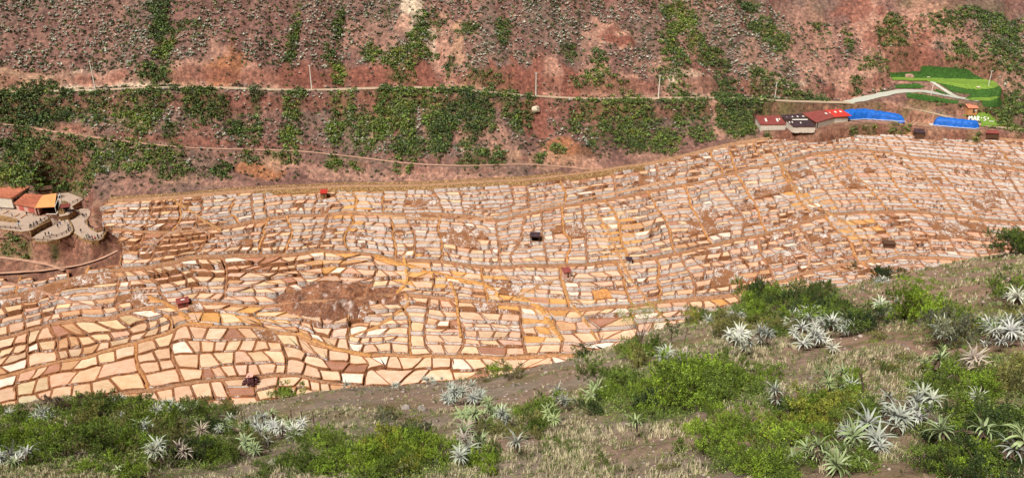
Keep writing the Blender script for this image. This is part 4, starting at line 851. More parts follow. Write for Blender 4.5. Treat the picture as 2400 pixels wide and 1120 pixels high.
for pi, (pv, pf, pt) in enumerate(protos):
    s_ = np.arange(n)[pi::5]; k = len(s_); ang = vr.uniform(0, 6.28, k); sc_ = vr.uniform(.45, 1.0, k) * np.where(vr.random(k) < .15, 1.45, 1); ca, sa = np.cos(ang) * sc_, np.sin(ang) * sc_
    V = np.stack([ax_[s_][:, None] + ca[:, None] * pv[:, 0] - sa[:, None] * pv[:, 1], ay_[s_][:, None] + sa[:, None] * pv[:, 0] + ca[:, None] * pv[:, 1], az_[s_][:, None] + .45 + pv[:, 2] * sc_[:, None]], -1)
    tf = tri_faces(pf); Fq = tf[None] + (nb + np.arange(k) * len(pv))[:, None, None]; nb += k * len(pv)
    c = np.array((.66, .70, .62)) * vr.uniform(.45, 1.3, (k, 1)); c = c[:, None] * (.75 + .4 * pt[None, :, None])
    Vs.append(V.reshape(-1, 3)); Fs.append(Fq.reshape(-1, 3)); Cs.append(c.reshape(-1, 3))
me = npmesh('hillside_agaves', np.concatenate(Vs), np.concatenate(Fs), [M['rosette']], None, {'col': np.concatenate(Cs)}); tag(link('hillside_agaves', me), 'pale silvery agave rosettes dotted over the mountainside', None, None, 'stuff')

# ------------------------------------------------------------------ near slope vegetation
fr = np.random.default_rng(5)
def shrub_proto(i):
    g = np.random.default_rng(100 + i); nl = g.integers(9, 15)
    lc = g.normal(size=(nl, 3)) * np.array([.50, .50, .17]) + np.array([0, 0, .42]); lr = g.uniform(.26, .44, nl)
    V, Fq, C = [], [], []; nb = 0
    for c, r in zip(lc, lr):
        tone = g.uniform(.6, 1.35)
        for _ in range(15):
            d = g.normal(size=3); d /= np.linalg.norm(d); d[2] = abs(d[2]) * 1.1 if d[2] < -.2 else d[2]
            o = c + d * r * g.uniform(.35, .8); o[2] = max(o[2], .03); ax = d * .8 + g.normal(size=3) * .35 + np.array([0, 0, .7]); ax /= np.linalg.norm(ax); Ls = g.uniform(.14, .34); n = 34
            tpos = g.random((n, 1)) ** .8; p = o + ax * Ls * tpos + g.normal(size=(n, 3)) * .035 * (1.2 - tpos)
            a = ax * .7 + g.normal(size=(n, 3)) * .6; a /= np.linalg.norm(a, axis=1)[:, None]; b = np.cross(a, g.normal(size=(n, 3))); b /= np.linalg.norm(b, axis=1)[:, None] + 1e-9
            L = .048 * g.uniform(.6, 1.4, (n, 1)); W = L * .34
            q = np.stack([p, p + a * L * .5 + b * W, p + a * L * 1.1, p + a * L * .5 - b * W], 1); V.append(q.reshape(-1, 3)); Fq.append(nb + np.arange(n * 4).reshape(n, 4)); nb += n * 4
            cv = (1 + g.normal(0, .2, (n, 1))).clip(.4, 1.8) * tone * g.uniform(.7, 1.3); cc = np.where(g.random((n, 1)) < .25, np.array((1.35, 1.2, 1.0)), np.array((1., 1., 1.))) * cv; C.append(np.repeat(cc, 4, 0))
    V = np.concatenate(V); Fq = np.concatenate(Fq); C = np.concatenate(C)
    mb = MB()
    for c, r in zip(lc, lr):
        mid = Vector((c[0] * .4 + g.normal(0, .04), c[1] * .4 + g.normal(0, .04), c[2] * .45)); mb.bar((0, 0, -.15), mid, .022, 5, .014); mb.bar(mid, c, .014, 5, .007)
        for _ in range(4):
            d = g.normal(size=3); d /= np.linalg.norm(d); d[2] = abs(d[2]); mb.bar(c - np.array([0, 0, r * .3]), c + d * r * 1.02, .007, 4, .003)
    sm = bpy.data.meshes.new('stems'); sm.from_pydata(mb.v, [], mb.f); sm.materials.append(M['stem'])
    return V, Fq, C, sm
SP = [shrub_proto(i) for i in range(7)]
SCOL = {'bright': (.15, .235, .028), 'mid': (.10, .155, .028), 'dark': (.042, .07, .022), 'olive': (.17, .175, .06), 'grey': (.15, .165, .11), 'yellow': (.23, .26, .04), 'brown': (.11, .08, .05)}
SMESH = {}
def shrub_mesh(i, kind):
    if (i, kind) not in SMESH:
        V, Fq, C, sm = SP[i]; SMESH[(i, kind)] = npmesh('foliage', V, Fq, [M['leaf']], None, {'col': (C * np.array(SCOL[kind])).clip(0, .8)})
    return SMESH[(i, kind)], SP[i][3]
SHR = [ # px, py, rx, ry, how many, radius m, kinds
 (1600, 925, 170, 45, 16, (1.0, 1.9), ('bright', 'mid', 'bright', 'dark')), (1480, 915, 90, 30, 7, (.9, 1.5), ('bright', 'bright', 'mid')), (1470, 960, 80, 28, 5, (.8, 1.3), ('dark', 'mid')), (1690, 870, 30, 20, 3, (.8, 1.2), ('bright', 'mid')), (1780, 880, 24, 18, 2, (.7, 1.0), ('bright',)),
 (1770, 1050, 120, 55, 11, (.8, 1.4), ('bright', 'yellow', 'mid', 'bright')), (1950, 990, 90, 50, 8, (.8, 1.4), ('bright', 'yellow', 'mid')), (1860, 960, 80, 24, 5, (.8, 1.2), ('mid', 'dark')), (1990, 900, 60, 24, 3, (.7, 1.0), ('bright', 'olive')),
 (2290, 1000, 110, 70, 14, (.8, 1.4), ('mid', 'bright', 'dark')), (2340, 890, 90, 45, 9, (.8, 1.5), ('bright', 'mid', 'olive')), (2200, 900, 60, 40, 5, (.7, 1.1), ('bright', 'mid')), (2180, 1090, 60, 25, 3, (.6, .9), ('dark', 'mid')),
 (2240, 780, 55, 26, 5, (.9, 1.5), ('olive', 'grey', 'mid')), (2380, 770, 40, 18, 3, (.8, 1.3), ('bright', 'olive')), (2385, 700, 34, 26, 3, (.9, 1.4), ('mid', 'dark', 'bright')), (2122, 738, 42, 18, 4, (1.0, 1.6), ('bright', 'bright')), (2385, 592, 24, 14, 3, (1.8, 2.4), ('dark', 'mid')), (2062, 640, 20, 8, 2, (1.3, 1.8), ('dark', 'mid')),
 (1905, 735, 60, 26, 7, (1.2, 1.9), ('mid', 'bright', 'dark')), (1990, 745, 50, 26, 6, (1.1, 1.7), ('dark', 'dark', 'mid')), (1770, 735, 34, 16, 4, (1.1, 1.6), ('bright', 'mid')), (1820, 705, 60, 14, 6, (1.2, 1.8), ('mid', 'bright', 'dark')), (1900, 690, 60, 12, 5, (1.0, 1.6), ('mid', 'bright', 'olive')), (1775, 704, 22, 9, 3, (1.3, 1.7), ('dark', 'mid')), (1720, 770, 40, 16, 4, (.9, 1.4), ('dark', 'olive')), (1830, 770, 40, 16, 4, (.8, 1.3), ('olive', 'mid')), (1640, 745, 22, 7, 2, (1.0, 1.3), ('yellow', 'olive')), (1680, 745, 30, 12, 3, (.9, 1.3), ('mid', 'olive')), (2170, 675, 24, 7, 1, (1.1, 1.4), ('bright',)), (1960, 660, 30, 6, 1, (.7, 1.0), ('grey',)), (2330, 640, 80, 20, 1, (.5, .8), ('mid', 'olive')), (2080, 690, 60, 20, 1, (.5, .7), ('olive',)),
 (1500, 830, 36, 22, 6, (.9, 1.4), ('mid', 'bright', 'olive')), (1550, 850, 24, 14, 2, (.6, .9), ('mid',)), (1360, 824, 10, 4, 2, (.9, 1.1), ('dark', 'mid')), (1180, 868, 24, 14, 4, (1.0, 1.5), ('mid', 'olive', 'bright')), (1150, 885, 10, 8, 1, (.7, .9), ('olive',)), (1262, 955, 26, 20, 3, (.9, 1.3), ('mid', 'bright')), (1240, 1010, 40, 24, 4, (.7, 1.1), ('olive', 'mid')), (1310, 1040, 60, 20, 2, (.6, .9), ('olive', 'mid')),
 (672, 925, 12, 9, 2, (1.0, 1.3), ('bright', 'mid')), (900, 972, 24, 12, 2, (.7, 1.0), ('grey', 'olive')), (970, 985, 30, 10, 1, (.5, .7), ('olive',)), (560, 950, 40, 10, 2, (.7, 1.0), ('mid', 'olive')), (540, 975, 30, 8, 1, (.6, .9), ('mid',)),
 (860, 1080, 180, 40, 22, (.9, 1.5), ('bright', 'mid', 'bright', 'yellow')), (950, 1050, 80, 25, 7, (.8, 1.3), ('bright', 'mid')), (740, 1065, 60, 40, 7, (.8, 1.3), ('mid', 'bright')), (1000, 1030, 60, 24, 2, (.7, 1.1), ('mid', 'dark')), (1130, 1080, 34, 34, 4, (.7, 1.1), ('bright', 'mid')), (1130, 1010, 34, 18, 3, (.7, 1.0), ('mid', 'olive')), (1190, 970, 34, 10, 2, (.6, .9), ('bright',)),
 (60, 1050, 70, 36, 8, (.9, 1.5), ('mid', 'bright', 'olive')), (130, 1010, 80, 26, 8, (.9, 1.5), ('bright', 'mid', 'olive')), (200, 1060, 90, 36, 9, (.9, 1.5), ('olive', 'mid', 'bright')), (300, 1030, 100, 40, 12, (.9, 1.6), ('mid', 'olive', 'bright')), (380, 1000, 80, 30, 8, (.9, 1.5), ('olive', 'bright', 'mid')), (60, 985, 60, 18, 6, (.9, 1.4), ('mid', 'bright')), (210, 960, 80, 16, 8, (.9, 1.4), ('mid', 'olive', 'bright')), (330, 955, 60, 14, 5, (.9, 1.3), ('mid', 'bright')), (150, 948, 30, 8, 2, (.9, 1.2), ('brown', 'dark')), (450, 1060, 70, 30, 6, (.9, 1.4), ('bright', 'dark', 'mid')), (500, 1090, 50, 24, 4, (.8, 1.2), ('mid', 'bright')), (560, 1050, 50, 18, 4, (.7, 1.1), ('mid', 'olive')), (460, 960, 50, 14, 5, (.9, 1.3), ('mid', 'bright', 'olive')), (350, 1100, 60, 18, 4, (.7, 1.1), ('bright', 'mid')), (470, 1000, 60, 12, 3, (.8, 1.2), ('mid', 'dark')), (640, 1090, 40, 20, 3, (.7, 1.0), ('mid', 'bright')), (620, 1000, 50, 8, 2, (.7, .9), ('mid',)),
 (1800, 1108, 90, 10, 5, (.8, 1.2), ('bright', 'mid')), (2280, 1100, 100, 12, 6, (.7, 1.1), ('mid', 'dark', 'bright')), (2050, 960, 30, 20, 2, (.8, 1.1), ('mid', 'bright')), (1680, 1000, 60, 24, 4, (.8, 1.2), ('bright', 'olive')), (2000, 1085, 40, 12, 2, (.7, .9), ('mid',)), (1600, 1060, 100, 40, 3, (.4, .6), ('olive', 'mid')), (2120, 850, 60, 20, 3, (.5, .8), ('olive', 'mid')), (2030, 780, 60, 12, 2, (.5, .7), ('olive',)), (1450, 1090, 60, 20, 2, (.4, .6), ('mid',)), (2300, 1090, 60, 20, 3, (.5, .8), ('dark', 'olive'))]
FMARK = [(1088, 930, 'the silver rosette clump on the bare slope'), (1895, 765, 'the big white agave mound'), (1500, 805, 'the airy tree'), (1570, 775, 'the small umbrella-shaped tree'), (655, 1030, 'the white agave clump at lower left'), (2350, 800, 'the agave bank at the right edge'), (2120, 990, 'the large pale agaves at lower right'), (975, 958, 'the two pale rocks'), (690, 985, 'the fence posts'), (2383, 590, 'the bush on the right skyline'), (1487, 1022, 'the lone pale rosette in dry grass'), (150, 945, 'the dark bush on the left brow'), (120, 1000, 'the agave row at far left'), (1360, 822, 'the bush on the mid brow'), (1180, 865, 'the rounded bush above the scree')]
sh = []
for (cx, cy, rx, ry, n, (r0, r1), kinds_) in SHR:
    for _ in range(n):
        a = fr.uniform(0, 6.28); d = fr.random() ** .5; px, py = cx + rx * d * math.cos(a), cy + ry * d * math.sin(a)
        sh.append((px, py, fr.uniform(r0, r1) * .62, kinds_[fr.integers(len(kinds_))]))
x, y, z = on_fg([s[0] for s in sh], [s[1] + 10 for s in sh])
KN = {'bright': 'bright green', 'mid': 'mid green', 'dark': 'dark green', 'olive': 'olive green', 'grey': 'grey-green', 'yellow': 'yellow-green', 'brown': 'brownish'}
ok = [i for i in range(len(sh)) if not np.isnan(y[i])][:375]; print('shrubs', len(ok), len(sh))
# depth sets the size in metres: keep the size they have in the picture sensible
ds = [f"{'small' if sh[i][2] < .6 else 'bushy' if sh[i][2] < .9 else 'wide'} {KN[sh[i][3]]} shrub" for i in ok]
lbs = place_labels(ds, [sh[i][0] for i in ok], [sh[i][1] for i in ok], FMARK)
for i, lb in zip(ok, lbs):
    r = sh[i][2] * 1.25 * float(np.interp(y[i], [15, 35, 80], [.62, 1.0, 1.5])); pi = int(fr.integers(7)); me, sm = shrub_mesh(pi, sh[i][3])
    root = empty('shrub', (x[i], y[i], z[i] - .05), fr.uniform(0, 6.28)); r *= 1.02; root.scale = (r * fr.uniform(.9, 1.2), r * fr.uniform(.9, 1.2), r * fr.uniform(.9, 1.5)); tag(root, lb, 'shrub', 'leafy shrubs on the near slope')
    link('foliage', me, root); link('stems', sm, root)
# agave and puya rosettes
RP = {}
def ros_mesh(i, kind):
    if (i, kind) not in RP:
        g = np.random.default_rng(300 + i); V, Fq, T = rosette_verts([26, 18, 28, 22, 24, 15][i], .60, [.031, .036, .028, .033, .03, .036][i], g, 4, [.85, 1.1, .7, 1.0, .85, .6][i], [1.05, .85, 1.15, .9, 1.0, .75][i]); b0 = {'silver': (.42, .47, .40), 'green': (.32, .42, .20), 'pink': (.44, .38, .32), 'white': (.60, .64, .57)}[kind]
        C = np.array(b0) * (.60 + .45 * T[:, None]) * np.repeat(1, 3)  # bases darkened to paint the shade between leaves, tips lighter
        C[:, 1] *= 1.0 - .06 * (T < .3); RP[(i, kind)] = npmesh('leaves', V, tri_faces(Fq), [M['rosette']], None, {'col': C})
        mb = MB(); g2 = np.random.default_rng(400 + i)
        for k in range(12):
            a = g2.uniform(0, 6.28); l = g2.uniform(.18, .34); mb.bar((0, 0, -.05), (math.cos(a) * l, math.sin(a) * l, -.1 + g2.uniform(-.1, .05)), .02, 3, .006)
        mb.bar((0, 0, -.25), (0, 0, .03), .05, 6, .06)
        sm = bpy.data.meshes.new('dead_leaves'); sm.from_pydata(mb.v, [], mb.f); sm.materials.append(M['stem']); RP[(i, kind, 's')] = sm
    return RP[(i, kind)], RP[(i, kind, 's')]
ROS = [(1088, 928, 50, 26, 16, 'silver'), (1085, 945, 40, 12, 6, 'silver'), (1130, 985, 55, 22, 11, 'green'), (1175, 1000, 30, 12, 4, 'silver'), (1092, 1035, 20, 12, 5, 'pink'), (1085, 1075, 14, 30, 5, 'silver'), (1110, 1055, 20, 14, 3, 'green'), (1295, 1000, 16, 12, 3, 'green'), (1312, 952, 18, 12, 4, 'silver'), (1345, 945, 10, 8, 1, 'green'), (1380, 938, 14, 8, 2, 'green'), (1487, 1022, 1, 1, 1, 'green'),
       (1565, 852, 26, 22, 7, 'silver'), (1595, 860, 18, 12, 3, 'pink'), (1505, 850, 4, 4, 1, 'green'), (1735, 803, 32, 16, 7, 'white'), (1722, 748, 20, 9, 4, 'white'), (1650, 762, 14, 4, 1, 'green'), (1895, 762, 78, 20, 20, 'white'), (1960, 778, 40, 12, 8, 'white'), (1870, 795, 20, 10, 3, 'white'), (1910, 815, 44, 14, 9, 'white'), (1790, 800, 20, 14, 4, 'silver'), (1740, 832, 26, 5, 3, 'silver'), (2065, 742, 20, 6, 4, 'white'), (2095, 735, 12, 8, 2, 'silver'), (2060, 662, 22, 5, 5, 'silver'), (2015, 655, 16, 3, 2, 'silver'), (2365, 722, 18, 12, 5, 'white'), (2340, 800, 60, 22, 16, 'white'), (2380, 790, 24, 20, 6, 'silver'), (2205, 808, 22, 10, 3, 'silver'), (2180, 870, 20, 10, 3, 'green'), (2268, 885, 36, 14, 7, 'pink'),
       (1950, 912, 48, 14, 8, 'green'), (1815, 958, 14, 8, 2, 'silver'), (2078, 975, 26, 16, 4, 'white'), (2150, 960, 30, 14, 4, 'silver'), (2160, 1000, 50, 22, 7, 'white'), (2085, 1005, 34, 16, 4, 'silver'), (1980, 1050, 24, 14, 3, 'green'), (1890, 1090, 44, 16, 5, 'green'), (1980, 1095, 50, 18, 5, 'green'), (2040, 1050, 30, 20, 3, 'silver'), (2370, 1075, 34, 24, 5, 'green'), (2290, 1060, 8, 6, 1, 'green'), (2200, 1065, 8, 6, 1, 'green'), (2268, 950, 22, 6, 2, 'silver'), (2390, 1020, 14, 10, 2, 'green'),
       (660, 1028, 50, 16, 16, 'white'), (600, 1008, 34, 12, 8, 'silver'), (622, 990, 26, 8, 5, 'silver'), (528, 1015, 20, 12, 4, 'green'), (585, 1068, 18, 10, 3, 'green'), (545, 1005, 24, 8, 3, 'silver'), (118, 995, 34, 10, 7, 'silver'), (165, 1012, 26, 8, 4, 'pink'), (345, 1020, 28, 8, 5, 'silver'), (152, 1035, 20, 8, 4, 'pink'), (378, 1080, 14, 8, 3, 'silver'), (20, 1092, 20, 10, 4, 'silver'), (60, 1095, 16, 10, 3, 'white'), (282, 1112, 4, 3, 1, 'green'), (430, 965, 36, 9, 8, 'silver'), (378, 985, 18, 5, 3, 'silver'), (260, 940, 34, 5, 5, 'silver'), (430, 1075, 16, 8, 3, 'pink'), (360, 1092, 12, 5, 2, 'silver'), (813, 908, 3, 2, 1, 'silver'), (1012, 897, 26, 5, 6, 'silver'), (1025, 888, 12, 4, 2, 'green'), (928, 908, 6, 3, 2, 'pink'), (385, 950, 30, 5, 3, 'silver'), (590, 1040, 14, 6, 2, 'green'), (300, 985, 20, 8, 2, 'silver'), (30, 980, 18, 6, 2, 'silver'), (1210, 1075, 14, 10, 1, 'silver'), (480, 1035, 10, 6, 1, 'pink'), (700, 1010, 20, 6, 2, 'white')]
rs = []
for (cx, cy, rx, ry, n, kd) in ROS:
    for _ in range(n):
        a = fr.uniform(0, 6.28); d = fr.random() ** .5; rs.append((cx + rx * d * math.cos(a), cy + ry * d * math.sin(a), kd if fr.random() < .8 else ['silver', 'green'][fr.integers(2)], cx, cy))
x, y, z = on_fg([s[0] for s in rs], [s[1] + 5 for s in rs]); ok = [i for i in range(len(rs)) if not np.isnan(y[i])]; print('rosettes', len(ok), len(rs))
KN2 = {'silver': 'silvery grey-green', 'green': 'pale green', 'pink': 'pinkish withered', 'white': 'white-silver'}
ok.sort(key=lambda i: y[i]); main_, extra = ok[:298], ok[298:]
lbs = place_labels([f"{KN2[rs[i][2]]} agave rosette" for i in main_], [rs[i][0] for i in main_], [rs[i][1] for i in main_], FMARK)
def ros_scale(i): return float(np.interp(y[i], [14, 30, 50, 90], [1.0, 1.35, 1.6, 2.0])) * fr.uniform(.6, 1.2)
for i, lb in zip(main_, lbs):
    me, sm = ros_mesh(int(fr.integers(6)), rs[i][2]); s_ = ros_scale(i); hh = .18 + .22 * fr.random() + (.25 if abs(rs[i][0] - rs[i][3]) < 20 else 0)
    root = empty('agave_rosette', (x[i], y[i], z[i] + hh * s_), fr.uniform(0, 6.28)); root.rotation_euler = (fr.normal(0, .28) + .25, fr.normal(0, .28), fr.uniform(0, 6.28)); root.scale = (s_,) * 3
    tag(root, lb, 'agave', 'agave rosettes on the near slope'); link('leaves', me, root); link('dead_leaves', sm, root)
if extra:
    Vs, Fs, Cs, nb = [], [], [], 0
    for i in extra:
        V, Fq, T = rosette_verts(22, .5, .03, fr, 3, .6, 1.0); s_ = ros_scale(i); V = V * s_ + np.array([x[i], y[i], z[i] + .3 * s_]); Vs.append(V); Fs.append(tri_faces(Fq) + nb); nb += len(V); Cs.append(np.array((.46, .5, .46)) * (.6 + .45 * T[:, None]))  # same painted shade at the leaf bases
    me = npmesh('brow_rosettes', np.concatenate(Vs), np.concatenate(Fs), [M['rosette']], None, {'col': np.concatenate(Cs)}); tag(link('distant_rosettes', me), 'small silvery agave rosettes on the brow of the near slope', None, None, 'stuff')
# dry grass, small herbs and stones
def scatter_fg(n, g, y0=9, y1=100):
    yy = y0 * (y1 / y0) ** g.random(n) ** .85; ph = g.uniform(-.95, .9, n); xx = ph * yy; zz = fgz(xx, yy); a, b = project(xx, yy, zz)
    k = (a > -60) & (a < 2460) & (b < 1190) & (b > np.interp(a, *np.array(SIL, float).T) - 3); return xx[k], yy[k], zz[k], a[k], b[k]
SCREE = [(950, 925, 330, 36), (520, 915, 100, 14), (1250, 880, 160, 40), (1280, 900, 80, 26), (60, 935, 90, 14), (1000, 1000, 120, 20), (700, 950, 80, 20)]
LUSH = [(cx, cy, rx * 1.3, ry * 1.4) for (cx, cy, rx, ry, n, r, k_) in SHR if n >= 5]
SOILY = [(2200, 700, 260, 40), (1500, 1070, 130, 50), (2060, 800, 120, 14), (2260, 660, 160, 30), (980, 1010, 160, 26)]
xx, yy, zz, a, b = scatter_fg(90000, fr); pr_ = np.where(inell(a, b, SCREE), .07, np.where(inell(a, b, LUSH), .5, .8)); pr_ = np.where(inell(a, b, SOILY), .3, pr_) * sstep(-.3, .3, fbm(xx / 2.2, yy / 2.2, 151, 3)); k = fr.random(len(xx)) < pr_
xx, yy, zz, a, b = xx[k], yy[k], zz[k], a[k], b[k]; n = len(xx); print('grass', n)
nbld = 9; lush = inell(a, b, LUSH)
hgt = fr.uniform(.12, .34, n) * np.interp(yy, [10, 40, 90], [.8, 1.1, 1.5]); az = fr.uniform(0, 6.28, (n, nbld)); ln = fr.uniform(.15, .75, (n, nbld)); hh = hgt[:, None] * fr.uniform(.6, 1.2, (n, nbld)); wd = .011 * np.interp(yy, [10, 40, 90], [.8, 1.6, 3.2])[:, None]
bx0 = xx[:, None] + fr.normal(0, .05, (n, nbld)); by0 = yy[:, None] + fr.normal(0, .05, (n, nbld)); b0 = np.stack([bx0, by0, np.broadcast_to(zz[:, None] - .02, bx0.shape)], -1)
dr = np.stack([np.cos(az), np.sin(az), 0 * az], -1); sd_ = np.stack([-np.sin(az), np.cos(az), 0 * az], -1)
m1 = b0 + dr * (ln * hh * .35)[..., None] + np.array([0, 0, 1]) * (hh * .62)[..., None]; tpv = b0 + dr * (ln * hh)[..., None] + np.array([0, 0, 1]) * (hh * (1 - .25 * ln))[..., None]
wv = sd_ * wd[..., None]; V = np.stack([b0 - wv, b0 + wv, m1 + wv * .7, m1 - wv * .7, tpv], 2).reshape(-1, 3); o5 = np.arange(n * nbld)[:, None] * 5
Fq = [o5 + np.array([[0, 1, 2, 3]]), o5 + np.array([[3, 2, 4]])]
gc = np.where((fr.random(n) < np.where(lush, .65, .28))[:, None], np.array((.12, .155, .045)), np.array((.50, .44, .28))) * fr.uniform(.6, 1.3, (n, 1)); C = np.repeat(gc, nbld * 5, 0)
me = npmesh('dry_grass', V, Fq, [M['leaf']], None, {'col': C}); tag(link('dry_grass', me), 'straw-coloured bunch grass over the near slope', None, None, 'stuff')
xx, yy, zz, a, b = scatter_fg(30000, fr); pr_ = np.where(inell(a, b, SCREE), .07, np.where(inell(a, b, LUSH), 1, .45)) * sstep(-.3, .3, fbm(xx / 4, yy / 4, 161, 3) + .1); k = fr.random(len(xx)) < pr_
lush = inell(a, b, LUSH)[k]; xx, yy, zz = xx[k], yy[k], zz[k]; n = len(xx); cc_ = tonecol(fr.uniform(.2, 1, n)) * fr.uniform(.8, 1.6, (n, 1)); print('herbs', n)
V, Fq, C = leaf_cloud(np.stack([xx, yy, zz + .03], 1), fr.uniform(.12, .38, n) * np.where(lush, 1.7, 1) * np.interp(yy, [10, 40, 90], [.8, 1.1, 1.5]), 40, np.interp(yy, [12, 25, 50, 90], [.055, .085, .13, .17]), cc_, fr, .6)
me = npmesh('low_herbs', V, Fq, [M['leaf']], None, {'col': C}); tag(link('low_herbs', me), 'small green herbs growing between the grass tufts', None, None, 'stuff')
xx, yy, zz, a, b = scatter_fg(9000, fr); k = fr.random(len(xx)) < np.where(inell(a, b, SCREE + SOILY), .9, .35); xx, yy, zz = xx[k], yy[k], zz[k]; n = len(xx)
oc = np.array([(1, 0, 0), (-1, 0, 0), (0, 1, 0), (0, -1, 0), (0, 0, 1), (0, 0, -1)], float); of = np.array([(0, 2, 4), (2, 1, 4), (1, 3, 4), (3, 0, 4), (2, 0, 5), (1, 2, 5), (3, 1, 5), (0, 3, 5)])
sz = fr.gamma(2.0, .022, n) * np.interp(yy, [10, 90], [.8, 2.2]); V = np.stack([xx, yy, zz + sz * .2], 1)[:, None] + oc[None] * sz[:, None, None] * fr.uniform(.6, 1.4, (n, 6, 1)) * np.array([1.2, 1.1, .6])
C = np.repeat(np.array((.34, .28, .24)) * fr.uniform(.5, 1.5, (n, 1)), 6, 0); me = npmesh('loose_stones', V.reshape(-1, 3), (of[None] + (np.arange(n) * 6)[:, None, None]).reshape(-1, 3), [M['leaf']], None, {'col': C}); tag(link('loose_stones', me), 'loose grey and pinkish stones on the near slope', None, None, 'stuff')
def rock(px, py, size, mat, label, on='fg', squash=.6, name='rock'):
    g = np.random.default_rng(int(px + py)); import bmesh
    bm = bmesh.new(); bmesh.ops.create_icosphere(bm, subdivisions=3, radius=1)
    for v in bm.verts:
        c = v.co; k = 1 + .28 * float(fbm(np.array([c.x * 1.6 + px]), np.array([c.y * 1.6 + c.z * 1.3]), 7, 3)[0]); c *= k; c.x = max(min(c.x, .85), -.85); c.z = max(min(c.z, .75), -.7) * squash
    me = bpy.data.meshes.new(name); bm.to_mesh(me); bm.free(); me.materials.append(mat)
    if on == 'fg': x, y, z = [float(v[0]) for v in on_fg(px, py)]
    else: x, y, z = cast(HV, px, py)[0]
    o = link(name, me, None, (x, y, z + size * .15)); o.scale = (size,) * 3; o.rotation_euler = (g.normal(0, .15), g.normal(0, .15), g.uniform(0, 6)); return tag(o, label, 'rock')
rock(951, 958, .38, M['rock'], 'flat grey rock on the bare slope, left of the paler one')
rock(989, 961, .33, M['rock'], 'small pale grey rock right of the larger flat rock')
rock(640, 1086, .28, M['rock'], 'rounded grey rock beside the pale green rosette')
rock(2130, 181, 2.4, M['pink_rock'], 'big rounded pinkish boulder on the lawn', 'hill', .7, 'boulder')
rock(2176, 182, .8, M['pale_rock'], 'small white rock on the back of the lawn', 'hill')
rock(2293, 206, 1.1, M['pale_rock'], 'white rock on the front of the lawn', 'hill')
rock(1256, 258, 2.0, M['pale_rock'], 'pale cream boulder in the red erosion gully', 'hill', 1.0, 'boulder')
# trees and stalks on the brow
def bare_tree(px, py, h, label, kind, crown_r, n_b, seed, leaves=900):
    g = np.random.default_rng(seed); x, y, z = [float(v[0]) for v in on_fg(px, py)]; root = empty('small_tree', (x, y, z)); tag(root, label, 'tree'); mb = MB(); tips = []
    top = Vector((g.normal(0, .1), g.normal(0, .1), h * .55)); mb.bar((0, 0, -.2), top, .05 * h ** .5, 6, .03)
    for k in range(n_b):
        a = g.uniform(0, 6.28); st = Vector((0, 0, 0)).lerp(top, g.uniform(.1, 1)); e = Vector((math.cos(a) * crown_r * g.uniform(.4, 1), math.sin(a) * crown_r * g.uniform(.4, 1), h * g.uniform(.6, 1.0))); m_ = (st + e) / 2 + Vector((g.normal(0, .1), g.normal(0, .1), -.1)); mb.bar(st, m_, .02, 5, .014); mb.bar(m_, e, .014, 4, .005); tips += [e, m_.lerp(e, .6)]
    mb.build('trunk', M['stem'], root); c = np.array([tuple(t_) for t_ in tips]); V, Fq, C = leaf_cloud(c, np.full(len(c), crown_r * .20), leaves // len(c), .10, np.tile(SCOL[kind], (len(c), 1)), g, .9)
    link('crown', npmesh('crown', V, Fq, [M['leaf']], None, {'col': C}), root)
bare_tree(1500, 832, 4.3, 'spindly airy tree with thin branches standing on the brow', 'bright', 2.3, 16, 1, 2200)
bare_tree(1572, 806, 2.6, 'small umbrella-shaped tree with a thin bare trunk', 'dark', .9, 9, 2, 2600)
for k, (px, py, h, lb) in enumerate([(1602, 812, 1.8, 'dark dry flower stalk right of the small umbrella-shaped tree'), (1082, 905, 1.2, 'short dark stalk rising from the silver rosette clump'), (1154, 975, 1.1, 'thin dead stalk above the green rosettes'), (2070, 722, 1.6, 'leaning dead stalk behind the white rosettes'), (1938, 740, 1.3, 'dark upright stalk among the shrubs'), (2029, 920, .9, 'thin brown stalk in the dry grass')]):
    x, y, z = [float(v[0]) for v in on_fg(px, py)]; mb = MB(); l = fr.normal(0, .2); mb.bar((0, 0, -.1), (l, 0, h), .04, 6, .025)
    for q in range(22): a = fr.uniform(0, 6.28); hh_ = h * fr.uniform(.45, 1); mb.bar((l * hh_ / h, 0, hh_), (l * hh_ / h + math.cos(a) * .09, math.sin(a) * .09, hh_ + .05), .022, 4, .01)
    o = mb.build('flower_stalk', M['stem'], None, (x, y, z)); tag(o, lb, 'plant')
# remains of a fence
root = empty('wire_fence', [float(v[0]) for v in on_fg(640, 1000)]); tag(root, 'broken fence of thin dark posts above the agave clump', 'fence'); o0 = np.array(root.location); pts = []
for px in (521, 548, 572, 604, 640, 679, 684, 708, 736):
    x, y, z = [float(v[0]) for v in on_fg(px, 998 + 4 * math.sin(px))]; p = Vector((x, y, z)) - Vector(o0); h = fr.uniform(.9, 1.4); e = p + Vector((fr.normal(0, .06), 0, h)); mb = MB(); mb.bar(p - Vector((0, 0, .2)), e, .045, 6, .04); mb.build('post', M['stem'], root); pts.append(p.lerp(e, .8))
mb = MB()
for a, b in zip(pts[:-1], pts[1:]): mb.bar(a, b, .006, 3)
mb.build('wire', M['stem'], root)
